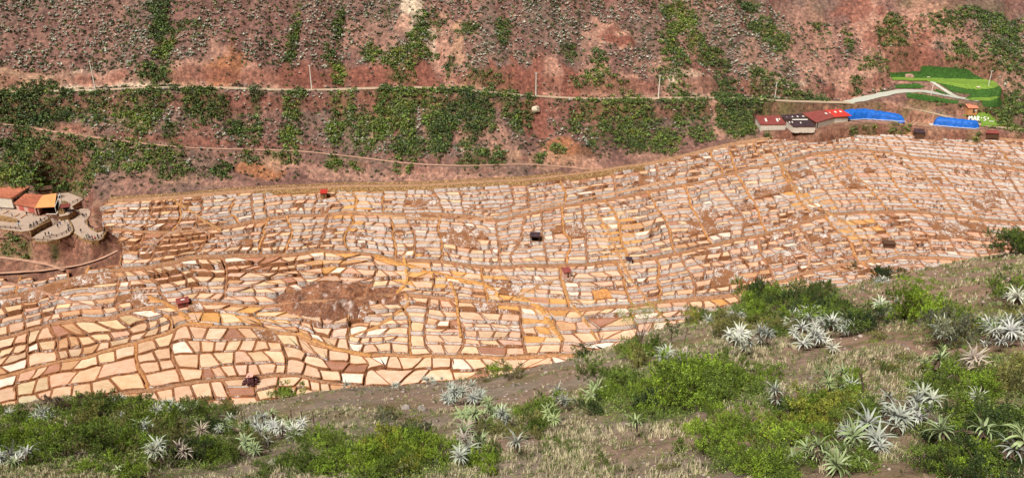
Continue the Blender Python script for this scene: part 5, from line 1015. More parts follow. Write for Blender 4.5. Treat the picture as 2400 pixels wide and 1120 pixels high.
# ------------------------------------------------------------------ lawns, sheds, huts, terraces, people
def ray_plane(px, py, A, B, C_):
    ph, T = raydir(px, py); d = Vector((float(ph), 1.0, float(T))); A, B, C_ = Vector(A), Vector(B), Vector(C_); n = (B - A).cross(C_ - A); k = n.dot(A) / n.dot(d); return d * k
def drape(name, poly, mat, label, off=.3, step=1.6, kind='structure'):
    xs = [p[0] for p in poly]; ys = [p[1] for p in poly]; gx = np.arange(min(xs) - step, max(xs) + step * 2, step); gy = np.arange(min(ys) - step, max(ys) + step * 2, step)
    X, Y = np.meshgrid(gx, gy); q = cast(HV, X.ravel(), Y.ravel()); q[:, 2] = bil(HZ, q[:, 0], q[:, 1]) + off
    ny, nx_ = X.shape; ii = np.arange(nx_ * ny).reshape(ny, nx_); f = np.stack([ii[:-1, :-1], ii[1:, :-1], ii[1:, 1:], ii[:-1, 1:]], -1).reshape(-1, 4)
    cx = (X[:-1, :-1] + step / 2).ravel(); cy = (Y[:-1, :-1] + step / 2).ravel(); k = inpoly(cx, cy, poly); f = f[k]
    dy = q[f][:, :, 1]; f = f[(dy.max(1) - dy.min(1)) < 14]
    u = np.unique(f); mp = np.full(nx_ * ny, -1); mp[u] = np.arange(len(u)); V = q[u]
    o = link(name, npmesh(name, V, mp[f], [mat], smooth=True)); return tag(o, label, None, None, kind)
drape('lawn_bank', [(2084, 173), (2157, 168), (2158, 157), (2177, 156), (2268, 163.5), (2283, 176), (2312, 190), (2217, 187), (2089, 185)], M['bank_turf'], 'dark green grassy bank behind the bright lawn')
drape('lawn_bank', [(2200, 196), (2232, 202), (2262, 209), (2292, 211), (2329, 208), (2341, 202), (2349, 211), (2345, 229), (2308, 233), (2262, 232), (2276, 223), (2230, 217), (2214, 206)], M['bank_turf'], 'dark green grassy bank below the bright lawn')
drape('lawn', [(2089, 183.5), (2217, 186), (2312, 189), (2329, 192), (2342, 203), (2329, 209), (2292, 212), (2262, 210), (2232, 203), (2201, 197), (2179, 192.5), (2092, 189.5)], M['turf'], 'bright green level lawn above the road', .42)
drape('lawn', [(2259, 232), (2345, 229), (2329, 235), (2317, 239), (2277, 237)], M['turf'], 'narrow bright lawn strip below the bank', .42)
drape('lawn_bank', [(2300, 239), (2345, 231), (2350, 247), (2335, 254), (2305, 252)], M['bank_turf'], 'lowest dark green bank under the lawn strip')
drape('lawn_bank', [(2124, 219), (2160, 222), (2226, 235), (2247, 237), (2244, 245), (2177, 240), (2124, 230)], M['bank_turf'], 'dark green bank below the grey road')
drape('lawn_bank', [(2098, 200), (2151, 197), (2170, 205), (2156, 208), (2098, 208)], M['bank_turf'], 'patchy dark grass above the grey road')
drape('gravel_ramp', [(2178, 193), (2189, 193), (2212, 209), (2242, 226), (2264, 235), (2240, 232), (2222, 222), (2200, 207)], M['grey_road'], 'narrow grey ramp up to the lawn', .35)
drape('lawn_bank', [(2194, 209), (2226, 225), (2206, 221), (2190, 216)], M['bank_turf'], 'small dark grass wedge between road and ramp')
drape('lawn', [(2256, 271), (2315, 264), (2330, 279), (2342, 296), (2300, 297), (2299, 286)], M['turf'], 'green plot carrying the white letters', .3)
# letters of white stones on the green plot
root = empty('hillside_letters', cast(HV, 2290, 281)[0]); o0 = Vector(root.location); tag(root, 'white letters MARAS laid out on the green plot, partly worn away', 'lettering')
def stroke(mb, pts, w=.42):
    q = [Vector(v) + Vector((0, 0, .55)) for v in cast(HV, [p[0] for p in pts], [p[1] for p in pts])]
    for a, b in zip(q[:-1], q[1:]): mb.bar(a - o0, b - o0, w, 6)
for nm, sts in (('letter', [[(2270, 285), (2271, 274.5), (2274, 280), (2277, 274.5), (2278, 285)]]), ('letter', [[(2281, 285), (2284, 275), (2287, 285)], [(2282, 282), (2286, 282)]]), ('letter', [[(2290, 286), (2290, 275.5), (2294, 276.5), (2294, 279.5), (2290, 280.5), (2295, 286)]]),
                ('letter', [[(2299, 278), (2300, 281)]]), ('letter', [[(2310, 277.5), (2306, 277.5), (2305, 280), (2309, 282), (2310, 285), (2305, 286)]]), ('letter', [[(2316, 278), (2315, 283)], [(2318, 287), (2328, 288)]])):
    mb = MB(); [stroke(mb, st, .26) for st in sts]; mb.build('letter', M['white_paint'], root)
# ---- sheds on the right
def RC(cx, cy): return 1750 + cx / 6.316, 220 + cy / 6.316
def rp(c, h, z0): return Vector(plane_pt(*RC(*c), z0 + h))
def planks(a, b, h, mat, root, n, name='plank', h2=None):
    """vertical boards standing along a-b"""
    a, b = Vector(a), Vector(b); d = (b - a); h2 = h if h2 is None else h2; g = np.random.default_rng(int(abs(a.x * 10)) + n); me_m = mat
    nrm = Vector((d.y, -d.x, 0)).normalized(); mb = MB()
    for i in range(n):
        p = a.lerp(b, (i + .04) / n); q = a.lerp(b, (i + .96) / n); hh = h + (h2 - h) * (i + .5) / n; o = nrm * g.uniform(.0, .07); lo = g.uniform(-.1, .25)
        mb.hexa([p + o + Vector((0, 0, -lo - .4)), q + o + Vector((0, 0, -lo - .4)), q + o - nrm * .06 + Vector((0, 0, -lo - .4)), p + o - nrm * .06 + Vector((0, 0, -lo - .4))], [p + o + Vector((0, 0, hh)), q + o + Vector((0, 0, hh)), q + o - nrm * .06 + Vector((0, 0, hh)), p + o - nrm * .06 + Vector((0, 0, hh))])
    o = mb.build('plank_cladding', mat, root); o['kind'] = 'stuff'; return o
def corr(q, mat, root, name, n, up=.05):
    """corrugated roof sheet over quad q: front-left, front-right, back-right, back-left"""
    q = [Vector(v) for v in q]; mb = MB(); mb.slab(q, .08)
    for i in range(n):
        f = (i + .5) / n; mb.bar(q[0].lerp(q[1], f) + Vector((0, 0, .03)), q[3].lerp(q[2], f) + Vector((0, 0, .03)), .07, 4)
    return mb.build(name, mat, root)
def skylight(c, w, h, pl, root, mat='white_sheet'):
    (x, y) = c; q = [ray_plane(*RC(x + a, y + b), *pl) + Vector((0, 0, .14)) for a, b in ((-w * .2, h / 2), (w * .8, h / 2), (w * .2, -h / 2), (-w * .8, -h / 2))]
    MB().slab(q, .05).build('skylight', M[mat], root)
z0 = zs1
def shed(name, label, base, parts): pass
root = empty('shed', (0, 0, 0)); tag(root, 'leftmost shed with patchy maroon roof and whitewashed board walls', 'shed')
fl, fr_, br, bl = rp((205, 460), 2.6, z0), rp((592, 455), 2.6, z0), rp((492, 322), 3.9, z0), rp((125, 328), 3.9, z0)
corr([fl, fr_, br, bl], M['maroon_metal'], root, 'roof', 22); pl = (fl, fr_, br)
for c in ((285, 392), (452, 392)): skylight(c, 28, 46, pl, root)
skylight((484, 378), 18, 22, pl, root)
fz = lambda v, dz=0: Vector((v.x, v.y, z0 + dz))
planks(fz(fl) + Vector((.2, .3, 0)), fz(fr_) + Vector((-.2, .3, 0)), 2.4, M['white_plank'], root, 24); planks(fz(bl) + Vector((.3, 0, 0)), fz(fl) + Vector((.3, .3, 0)), 3.7, M['white_plank'], root, 9, h2=2.4)
planks(fz(fr_) + Vector((-.2, .3, 0)), fz(br) + Vector((-.3, 0, 0)), 2.4, M['white_plank'], root, 9, h2=3.7)
root = empty('shed', (0, 0, 0)); tag(root, 'middle shed with two-level black roof and whitewashed board walls', 'shed')
a1 = [rp((566, 378), 3.3, z0), rp((905, 370), 3.3, z0), rp((820, 292), 4.4, z0), rp((500, 316), 4.4, z0)]; corr(a1, M['black_metal'], root, 'upper_roof', 18)
a2 = [rp((690, 490), 2.5, z0), rp((1028, 487), 2.5, z0), rp((930, 392), 3.0, z0), rp((590, 400), 3.0, z0)]; corr(a2, M['black_metal'], root, 'lower_roof', 18)
MB().slab([rp((670, 388), 3.1, z0), rp((905, 388), 3.1, z0), rp((900, 374), 3.25, z0), rp((680, 376), 3.25, z0)], .06).build('clerestory', M['white_sheet'], root)
for c in ((592, 343), (672, 343), (752, 340), (836, 337)): skylight(c, 24, 16, a1[:3], root)
for c in ((634, 425), (675, 423), (800, 433)): skylight(c, 16, 20, a2[:3], root)
planks(fz(a2[0]) + Vector((.2, .3, 0)), fz(a2[1]) + Vector((-.2, .3, 0)), 2.3, M['white_plank'], root, 20, h2=2.3); planks(fz(a2[3]), fz(a2[0]) + Vector((.2, .3, 0)), 2.6, M['white_plank'], root, 9, h2=2.3)
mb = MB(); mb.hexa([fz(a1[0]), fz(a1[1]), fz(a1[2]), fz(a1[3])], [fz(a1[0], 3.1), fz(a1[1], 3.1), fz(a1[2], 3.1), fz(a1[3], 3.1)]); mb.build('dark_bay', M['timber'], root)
root = empty('shed', (0, 0, 0)); tag(root, 'longest shed with maroon roof turning bright red at its right end', 'shed')
b1 = [rp((1030, 428), 3.0, z0), rp((1310, 347), 3.0, z0), rp((1150, 238), 5.0, z0), rp((820, 288), 5.0, z0)]; b2 = [rp((1310, 347), 3.02, z0), rp((1562, 326), 3.02, z0), rp((1400, 228), 5.0, z0), rp((1150, 238), 5.0, z0)]
corr(b1, M['maroon_metal'], root, 'maroon_roof', 20); corr(b2, M['red_metal'], root, 'red_roof', 14)
for c in ((1175, 295), (1237, 281)): skylight(c, 30, 20, b1[:3], root)
for c in ((1312, 273), (1388, 266)): skylight(c, 30, 20, b2[:3], root)
w0, w1, w2 = fz(b1[0]) + Vector((.3, .4, 0)), fz(b1[1]) + Vector((0, .4, 0)), fz(b2[1]) + Vector((-1.6, .4, 0))
planks(w0, w1, 2.7, M['white_plank'], root, 20); planks(w1, w2, 2.7, M['white_plank'], root, 18); planks(fz(b1[3]), w0, 4.6, M['timber'], root, 10, h2=2.8)
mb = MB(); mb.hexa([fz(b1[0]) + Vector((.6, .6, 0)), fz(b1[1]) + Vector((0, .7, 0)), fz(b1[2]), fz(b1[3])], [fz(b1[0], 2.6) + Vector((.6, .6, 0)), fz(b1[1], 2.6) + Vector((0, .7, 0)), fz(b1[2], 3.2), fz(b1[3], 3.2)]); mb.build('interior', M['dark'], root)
# ochre retaining wall under the sheds
tp = [RC(1010, 505), RC(1130, 478), RC(1300, 440), RC(1510, 412)]; bt = [RC(870, 592), RC(1130, 580), RC(1320, 545), RC(1510, 505)]
T_ = [Vector(plane_pt(*p, zs1 - .05)) for p in tp]; B_ = []
for p, t_ in zip(bt, T_): v = Vector((t_.x, t_.y - 1.2, zs1 - 4.5)); B_.append(v)
T_ = [Vector((T_[0].x - 10, T_[0].y - 1.5, zs1 - .6))] + T_ + [T_[-1] + Vector((5, 2, 0))]; B_ = [Vector((T_[0].x - 1, T_[0].y - 1, zs1 - 4))] + B_ + [B_[-1] + Vector((5, 2, 0))]
mb = MB(); n = len(T_)
vs = []
for a, b in zip(T_, B_):
    back = Vector((0, .9, 0)); vs += [b, a, a + back, b + back]
mb.add(vs, [(4 * i + k, 4 * (i + 1) + k, 4 * (i + 1) + (k + 1) % 4, 4 * i + (k + 1) % 4) for i in range(n - 1) for k in range(4)]); o = mb.build('retaining_wall', M['ochre_stone']); tag(o, 'tall ochre stone retaining wall under the long maroon shed', 'wall')
# blue tarpaulins over stacked salt
def tarp(name, label, front, z, heights, depth, seed):
    """front: points in the photograph along the near foot; heights in m at those points"""
    fpt = [Vector(plane_pt(px, py, z)) for px, py in front]; q = densify([(v.x, v.y, h) for v, h in zip(fpt, heights)], 60); g = np.random.default_rng(seed); V = []
    prof = [(-.15, -.3), (0, .05), (.05, .45), (.10, .86), (.22, 1.0), (.40, 1.10), (.60, 1.13), (.80, .98), (.95, .5), (1.0, -.3)]
    t_ = np.gradient(q[:, :2], axis=0); nn = np.stack([-t_[:, 1], t_[:, 0]], 1); nn /= np.linalg.norm(nn, axis=1)[:, None]
    if nn[:, 1].mean() < 0: nn = -nn
    for k, (d, h) in enumerate(prof):
        ii = np.arange(60); fold = .45 * fbm(ii / 2.6, np.full(60, k * .35 + seed), 9, 3) + .05 * np.sin(ii * 1.1 + k * .5) * (k < 4)
        e = np.clip(np.minimum(ii, 59 - ii) / 3.0, 0, 1) ** .6
        xy = q[:, :2] + nn * (depth * (.5 + (d - .5) * (.75 + .25 * e)) + fold)[:, None]; zz = z + q[:, 2] * h * (.15 + .85 * e) + fold * .6 * (h > 0); V.append(np.concatenate([xy, zz[:, None]], 1))
    V = np.concatenate(V); f = [(i + k * 60, i + 1 + k * 60, i + 1 + (k + 1) * 60, i + (k + 1) * 60) for k in range(len(prof) - 1) for i in range(59)]; e0 = [tuple(k * 60 for k in range(len(prof)))]
    root = empty(name, (0, 0, 0)); tag(root, label, 'tarpaulin'); link('sheet', npmesh('sheet', V, f, [M['tarp']]), root)
    hem = MB(); 
    for i in range(0, 59, 2):
        a, b = V[60 + i], V[60 + min(i + 2, 59)]; hem.bar(Vector(a) + Vector((0, -.25, 0)), Vector(b) + Vector((0, -.25, 0)), .13, 5)
    hem.build('white_hem', M['white_sheet'], root)
    mb = MB()
    for i in range(9): mb.box(Vector(V[60 + 1]) + Vector((g.uniform(-2, 1), g.uniform(-1, 2), .2)), (g.uniform(.5, 1.1), .5, .5), g.uniform(0, 3))
    mb.build('weight_sacks', M['white_sheet'], root)
tarp('tarpaulin_cover', 'long bright blue tarpaulin draped beside the red roof', [RC(1480, 400), RC(1600, 388), RC(1770, 382), RC(2000, 393), RC(2200, 405), RC(2345, 415)], zs1, [4.0, 4.2, 4.2, 3.4, 2.8, 1.7], 6, 1)
tarp('tarpaulin_cover', 'separate blue tarpaulin mound on the yard below the white letters', [(2187, 294), (2215, 297), (2250, 300), (2280, 302), (2297, 302)], zs2, [3.1, 3.5, 3.3, 3.2, 2.9], 6, 2)
# ---- little huts
def hut(px, py, w, d, h, roofm, wallm, label, rz=0, rise=.7, skyl=False, open_=False, name='hut', gz=None, ov=.35):
    if gz is None: q = on_P(np.array([float(px)]), np.array([float(py)])); x, y = float(q[0][0]), float(q[1][0]); z = float(P(x, y)) + .3
    else: x, y, z = gz
    root = empty(name, (x, y, z), rz); tag(root, label, 'hut'); mb = MB()
    if open_:
        for sx in (-1, 1):
            for sy in (-1, 1): mb.box((sx * w / 2, sy * d / 2, h / 2 - .6), (.2, .2, h + 1.2))
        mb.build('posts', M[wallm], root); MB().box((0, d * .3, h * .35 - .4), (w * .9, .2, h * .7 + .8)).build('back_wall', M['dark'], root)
    else:
        mb.box((0, 0, h / 2 - .6), (w, d, h + 1.2)); mb.build('wall', M[wallm], root)
        MB().box((w * .12, -d / 2 - .03, h * .42), (w * .26, .08, h * .84)).build('door', M['timber'], root)
    a, b = w / 2 + ov, d / 2 + ov
    if rise > 0: q = [(-a, -b, h + .05), (a, -b, h + .05), (a, b, h + rise), (-a, b, h + rise)]
    else: q = [(-a, -b, h - rise), (a, -b, h - rise), (a, b, h), (-a, b, h)]
    corr(q, M[roofm], root, 'roof', 9)
    if skyl: pq = [(-a * .25, -b * .1, h + rise * .5 + .15), (a * .35, -b * .1, h + rise * .5 + .15), (a * .35, b * .25, h + rise * .62 + .15), (-a * .25, b * .25, h + rise * .62 + .15)]; MB().slab(pq, .05).build('skylight', M['white_sheet'], root)
    return root
hut(760, 463, 2.4, 2.2, 2.0, 'red_metal', 'ochre_stone', 'small hut with a bright red roof below the upper path', 0, .9)
hut(1254, 566, 3.4, 2.6, 2.4, 'black_metal', 'timber', 'small open shed with purple-brown slatted roof among white walls', -.1, .7, open_=True)
hut(1327, 652, 2.6, 2.2, 2.8, 'maroon_metal', 'pink_wall', 'narrow pink hut with maroon roof beside an ochre channel', .3, .8)
hut(430, 716, 3.6, 2.4, 1.5, 'maroon_metal', 'maroon_metal', 'low maroon hut with a white skylight at the trail fork', .45, .8, skyl=True)
hut(1474, 616, 1.8, 1.6, 1.3, 'black_metal', 'pale_wall', 'tiny grey hut with black roof on a terrace', 0, .5)
hut(2082, 577, 4.0, 2.4, 1.2, 'timber', 'timber', 'low dark timber shed among the right-hand pans', -.1, .5)
q = cast(HV, 2153, 318)[0]; hut(0, 0, 4.2, 3, 1.8, 'black_metal', 'timber', 'brown hut with a dark tiled roof in front of the yard', -.1, 1.2, gz=q)
q = cast(HV, 2322, 318)[0]; hut(0, 0, 6.0, 3, 1.5, 'maroon_metal', 'timber', 'long low maroon hut beside the road at the right', -.1, .8, gz=q)
q = cast(HV, 2275, 263)[0]; hr = hut(0, 0, 4.6, 3.2, 2.3, 'tilemat', 'orange_timber', 'orange timber kiosk with a clay roof above the letters', 0, 1.3, gz=q)
MB().box((1.3, -1.66, 1.2), (1.0, .1, .9)).build('window', M['pale_wall'], hr)
# ruin: dark rubble heap with a pink sheet on it
x, y = [float(v[0]) for v in on_P(np.array([588.]), np.array([898.]))]; zr = float(P(x, y)); root = empty('rubble_heap', (x, y, zr)); tag(root, 'dark maroon rubble heap dotted white with a pink sheet on top', 'rubble'); g = np.random.default_rng(5)
import bmesh
bm = bmesh.new(); bmesh.ops.create_icosphere(bm, subdivisions=1, radius=1); bm.verts.ensure_lookup_table()
for v in bm.verts: v.co *= g.uniform(.75, 1.2)
rm = []
for mt in (simple('maroon_rubble', (.08, .025, .03), .9, .4, 2), M['white_sheet']):
    me = bpy.data.meshes.new('stone'); bm.to_mesh(me); me.materials.append(mt); rm.append(me)
bm.free()
for k in range(70):
    a, r0 = g.uniform(0, 6.28), g.random() ** .6; o = link('stone', rm[1 if k % 6 == 0 else 0], root, (math.cos(a) * r0 * 2.4, math.sin(a) * r0 * 2.6, .4 + (1 - r0) * 2.2 + g.uniform(0, .3))); s_ = g.uniform(.3, .75) * (.5 if k % 6 == 0 else 1); o.scale = (s_, s_ * g.uniform(.6, 1), s_ * .7); o.rotation_euler = tuple(g.uniform(0, 3, 3))
MB().slab([(-1, -.9, 2.6), (1.2, -.7, 2.9), (1.0, 1.3, 3.2), (-.9, 1.0, 3.1)], .08).build('pink_sheet', simple('pink_sheet', (.65, .33, .28), .8, .1, 1), root)
# ---- utility poles
for (bx_, by_, ty_, lb) in ((225, 214, 155, 'tall pale utility pole beside the road, leftmost of all'), (731, 210, 158, 'tall pale utility pole next to the bright green roadside bush'), (1256, 231, 174, 'pale utility pole standing before the deep red road cut'), (1543, 231, 180, 'utility pole on the road at the foot of the green ravine'), (1815, 237, 197, 'slimmer utility pole on the road above the maroon sheds'), (2182, 223, 198, 'short slim pole between the grey road and its ramp'), (2316, 203, 173, 'utility pole standing on the right end of the lawn')):
    q = cast(HV, bx_, by_)[0]; dist = math.sqrt(q[0] ** 2 + q[1] ** 2 + q[2] ** 2); h = (by_ - ty_) * dist / F / math.cos(math.atan2(-q[2], q[1])) * 1.02
    root = empty('utility_pole', (q[0], q[1], bil(HZ, q[0], q[1]))); tag(root, lb, 'utility pole', 'utility poles along the mountain road'); r0 = .30 if bx_ < 1600 else .20
    MB().bar((0, 0, -.5), (0, 0, h), r0, 8, r0 * .62).build('pole', M['concrete'], root); MB().box((0, 0, h - .5), (1.5, .12, .12)).build('crossarm', M['concrete'], root)
    mb = MB(); [mb.bar((sx, 0, h - .44), (sx, 0, h - .2), .06, 6) for sx in (-.6, .6)]; mb.build('insulators', M['white_paint'], root)
# ---- visitor terraces at the left
def LC(cx, cy): return cx / 5.6, 420 + cy / 5.6
def lp(c, z): return Vector(plane_pt(*LC(*c), z))
def terrace(name, poly, z, depth, label):
    w = [plane_pt(a, b, z)[:2] for a, b in poly]; root = empty(name, (w[0][0], w[0][1], z)); o0 = np.array([w[0][0], w[0][1]]); tag(root, label, 'terrace')
    c = np.mean(w, axis=0); outer = [tuple(np.array(p) + (np.array(p) - c) / np.linalg.norm(np.array(p) - c) * .35 - o0) for p in w]; MB().prism(outer, -depth, -.03).build('stone_wall', M['ochre_stone'], root)
    MB().prism([tuple(np.array(p) - o0) for p in w], -.2, .03).build('paving', M['paving'], root); return root, [Vector((p[0] - o0[0], p[1] - o0[1], 0)) for p in w]
rt, wp = terrace('viewing_terrace', PLAZA, Z_PLAZA, 5.5, 'curved lower viewing terrace with pale paving and ochre stone wall')
def coping(root, pts, h, w=.25, name='parapet'):
    mb = MB()
    for a, b in zip(pts[:-1], pts[1:]): 
        d = (b - a); L = d.length; c = (a + b) / 2; mb.box((c.x, c.y, c.z + h / 2), (L + .1, w, h), math.atan2(d.y, d.x))
    return mb.build(name, M['ochre_stone'], root)
coping(rt, wp[4:9], .45); coping(rt, wp[9:16], .75, .45, 'inner_parapet'); coping(rt, wp[0:4], .5, .3, 'side_parapet')
rt2, wp2 = terrace('viewing_terrace', MID, Z_MID, 4.5, 'middle terrace between the flight of steps and the curved railing')
rt3, wp3 = terrace('viewing_terrace', YARD, Z_YARD, 4, 'upper paved yard in front of the pink building')
rt4, wp4 = terrace('viewing_terrace', BACK, Z_BACK, 4, 'back plaza behind the small red-roofed kiosk')
def railing(pts, z, label, h=1.05, every=1.9, ground_=False):
    q = densify([tuple(lp(p, z)) for p in pts], 30) if not ground_ else densify(cast(HV, [LC(*p)[0] for p in pts], [LC(*p)[1] for p in pts]), 30)
    if ground_: q[:, 2] = bil(HZ, q[:, 0], q[:, 1])
    L = np.concatenate([[0], np.cumsum(np.linalg.norm(np.diff(q[:, :2], axis=0), axis=1))]); n = max(2, int(L[-1] / every) + 1); s_ = np.linspace(0, L[-1], n); pp = [Vector([float(np.interp(v, L, q[:, i])) for i in range(3)]) for v in s_]
    root = empty('railing', pp[0]); tag(root, label, 'railing', 'timber railings of the visitor terraces'); o0 = pp[0].copy()
    for p in pp: MB().box((p.x - o0.x, p.y - o0.y, p.z - o0.z + h / 2 - .1), (.2, .2, h + .2)).build('post', M['timber'], root)
    for hh in (h * .5, h * .92):
        mb = MB(); [mb.bar(a - o0 + Vector((0, 0, hh)), b - o0 + Vector((0, 0, hh)), .08, 5) for a, b in zip(pp[:-1], pp[1:])]; mb.build('rail', M['timber'], root)
railing([(-60, 632), (0, 640), (140, 648), (272, 662)], Z_YARD, 'dark timber railing along the left edge of the upper yard')
railing([(395, 650), (520, 580), (635, 508)], Z_YARD, 'timber railing beside the people above the stone buttresses')
railing([(575, 785), (660, 778), (780, 752), (880, 705), (925, 650)], Z_MID, 'curved timber railing around the middle terrace')
railing([(1110, 795), (1200, 818), (1290, 793), (1350, 745), (1388, 700)], Z_PLAZA, 'curved timber railing at the front of the lower terrace')
railing([(960, 318), (1040, 282), (1095, 268)], Z_BACK, 'short timber railing on the back plaza')
railing([(1010, 388), (1100, 378), (1200, 360), (1440, 325)], Z_PLAZA + 1.4, 'long straight timber railing running toward the pans')
railing([(0, 800), (150, 800), (360, 792), (480, 812), (620, 832), (740, 850), (850, 822), (1020, 772)], 0, 'timber railing along the lowest walkway', ground_=True)
# flights of steps
def steps(a0, a1, b0, b1, za, zb, n, label):
    """from edge a0-a1 (level za) to edge b0-b1 (level zb)"""
    A0, A1, B0, B1 = lp(a0, za), lp(a1, za), lp(b0, zb), lp(b1, zb); root = empty('steps', A0); tag(root, label, 'steps')
    for i in range(n):
        f, f2 = i / n, (i + 1) / n; z = za + (zb - za) * f; q = [A0.lerp(B0, f), A1.lerp(B1, f), A1.lerp(B1, f2), A0.lerp(B0, f2)]; q = [(v.x - A0.x, v.y - A0.y, z - A0.z) for v in q]
        ar = sum(q[k][0] * q[(k + 1) % 4][1] - q[(k + 1) % 4][0] * q[k][1] for k in range(4)); q = q if ar > 0 else q[::-1]
        MB().slab(q, 1.6).build('step', M['paving'] if i % 1 == 0 else M['paving'], root)
steps((640, 500), (700, 520), (735, 600), (790, 565), Z_YARD, Z_MID, 8, 'flight of pale steps from the yard down to the middle terrace')
steps((290, 672), (395, 668), (320, 760), (440, 790), Z_YARD - .2, Z_MID - 1.4, 7, 'flight of pale steps at the left below the yard')
steps((990, 405), (1040, 408), (950, 470), (1000, 470), Z_PLAZA + 1.5, Z_PLAZA, 5, 'short steps at the head of the lower terrace')
mb_root = empty('buttress_wall', lp((400, 700), Z_MID)); tag(mb_root, 'ochre stone wall with dark buttresses under the yard railing', 'wall'); A, B = lp((405, 745), Z_MID) - Vector(mb_root.location), lp((680, 600), Z_MID) - Vector(mb_root.location)
d = (B - A); ang = math.atan2(d.y, d.x); c = (A + B) / 2; MB().box((c.x, c.y, 1.0), (d.length, .6, 2.2), ang).build('stone_wall', M['ochre_stone'], mb_root)
for f in (.2, .5, .8): p = A.lerp(B, f); MB().box((p.x + .45 * math.sin(ang), p.y - .45 * math.cos(ang), .8), (.45, .5, 1.9), ang).build('buttress', M['timber'], mb_root)
# pink building with clay roof, orange awning and dark hall
ZY = Z_YARD
def tiled(q, root, n, name='roof'):
    q = [Vector(v) for v in q]; mb = MB(); mb.slab(q, .15); r = mb.build(name, M['tilemat'], root); mb = MB()
    for i in range(n):
        f = (i + .5) / n
        a, b = q[0].lerp(q[1], f), q[3].lerp(q[2], f)
        for k in range(5): mb.bar(a.lerp(b, k / 5) + Vector((0, 0, .05)), a.lerp(b, (k + 1) / 5 + .02) + Vector((0, 0, .0)), .15, 6, .12)
    t_ = mb.build('roof_tiles', M['tilemat'], root); t_['kind'] = 'stuff'; return r
root = empty('pink_building', (0, 0, 0)); tag(root, 'pink walled building with clay tile roof and red shutters', 'building')
e0, e1, e2, e3 = lp((178, 318), ZY + 3.0), lp((470, 378), ZY + 3.0), lp((560, 208), ZY + 5.0), lp((330, 192), ZY + 5.0)
tiled([e0, e1, e2, e3], root, 24)
g0 = lambda v, h=0.0: Vector((v.x, v.y, ZY + h))
c0, c1 = g0(e0) + Vector((.4, .4, 0)), g0(e1) + Vector((.6, .3, 0)); c2, c3 = g0(e2), g0(e3)
MB().hexa([c0, c1, c2, c3], [c0 + Vector((0, 0, 2.85)), c1 + Vector((0, 0, 2.85)), c2 + Vector((0, 0, 4.8)), c3 + Vector((0, 0, 4.8))]).build('wall', M['pink_wall'], root)
d = (c1 - c0).normalized(); nrm = Vector((d.y, -d.x, 0)); nrm = nrm if nrm.y < 0 else -nrm; L = (c1 - c0).length; ang = math.atan2(d.y, d.x)
for f, w in ((.24, .20), (.68, .27)): p = c0.lerp(c1, f) + nrm * .06; MB().box((p.x, p.y, ZY + 1.35), (L * w, .1, 1.9), ang).build('shutter', M['red_shutter'], root)
aw = empty('awning_hall', (0, 0, 0)); tag(aw, 'open hall under a bright orange awning with white steel frame', 'building')
o0_, o1_, o2_, o3_ = lp((450, 378), ZY + 3.05), lp((716, 362), ZY + 3.05), lp((742, 184), ZY + 5.2), lp((558, 210), ZY + 5.2)
MB().slab([o0_, o1_, o2_, o3_], .08).build('awning', M['orange'], aw)
h0, h1, h2, h3 = [g0(v) for v in (o0_, o1_, o2_, o3_)]; hb0, hb1 = h0.lerp(h3, .55), h1.lerp(h2, .55)
MB().hexa([hb0, hb1, h2, h3], [hb0 + Vector((0, 0, 3.6)), hb1 + Vector((0, 0, 3.6)), h2 + Vector((0, 0, 4.9)), h3 + Vector((0, 0, 4.9))]).build('dark_interior', M['dark'], aw)  # solid near-black block painted in for the shade inside the hall
MB().hexa([h0, h0 + Vector((.3, 0, 0)), hb0 + Vector((.3, 0, 0)), hb0], [v + Vector((0, 0, 2.9)) for v in (h0, h0 + Vector((.3, 0, 0)), hb0 + Vector((.3, 0, 0)), hb0)]).build('side_wall', M['pink_wall'], aw)
mb = MB(); f0 = h1 + Vector((.4, -.4, 0)); f1 = h1.lerp(h2, .5) + Vector((1.2, 0, 0)); f2 = h2 + Vector((1.4, 0, 0))
for a, b in ((f0, f0 + Vector((0, 0, 3.2))), (f1, f1 + Vector((0, 0, 4.2))), (f2, f2 + Vector((0, 0, 5.2))), (f0 + Vector((0, 0, 3.2)), f2 + Vector((0, 0, 5.2))), (f0, f1 + Vector((0, 0, 2.2))), (f1 + Vector((0, 0, .2)), f2 + Vector((0, 0, 2.6))), (f0 + Vector((-4.2, 0, .1)), f0 + Vector((0, 0, .1)))): mb.bar(a, b, .13, 6)
mb.build('steel_frame', M['white_paint'], aw)
p = h1.lerp(h2, .3) + Vector((2.2, 0, 0)); mbp = MB(); mbp.hexa([f0 + Vector((.5, 0, -2)), f0 + Vector((2.8, .8, -2)), f2 + Vector((2.5, 0, -2)), f2 + Vector((.5, 0, -2))], [f0 + Vector((.5, 0, .9)), f0 + Vector((2.6, .8, .2)), f2 + Vector((2.2, 0, 1.6)), f2 + Vector((.5, 0, 2.0))]); o = mbp.build('side_wall', M['ochre_stone']); o.name = 'stone_bank'; tag(o, 'ochre stone bank right of the white steel frame', 'wall')
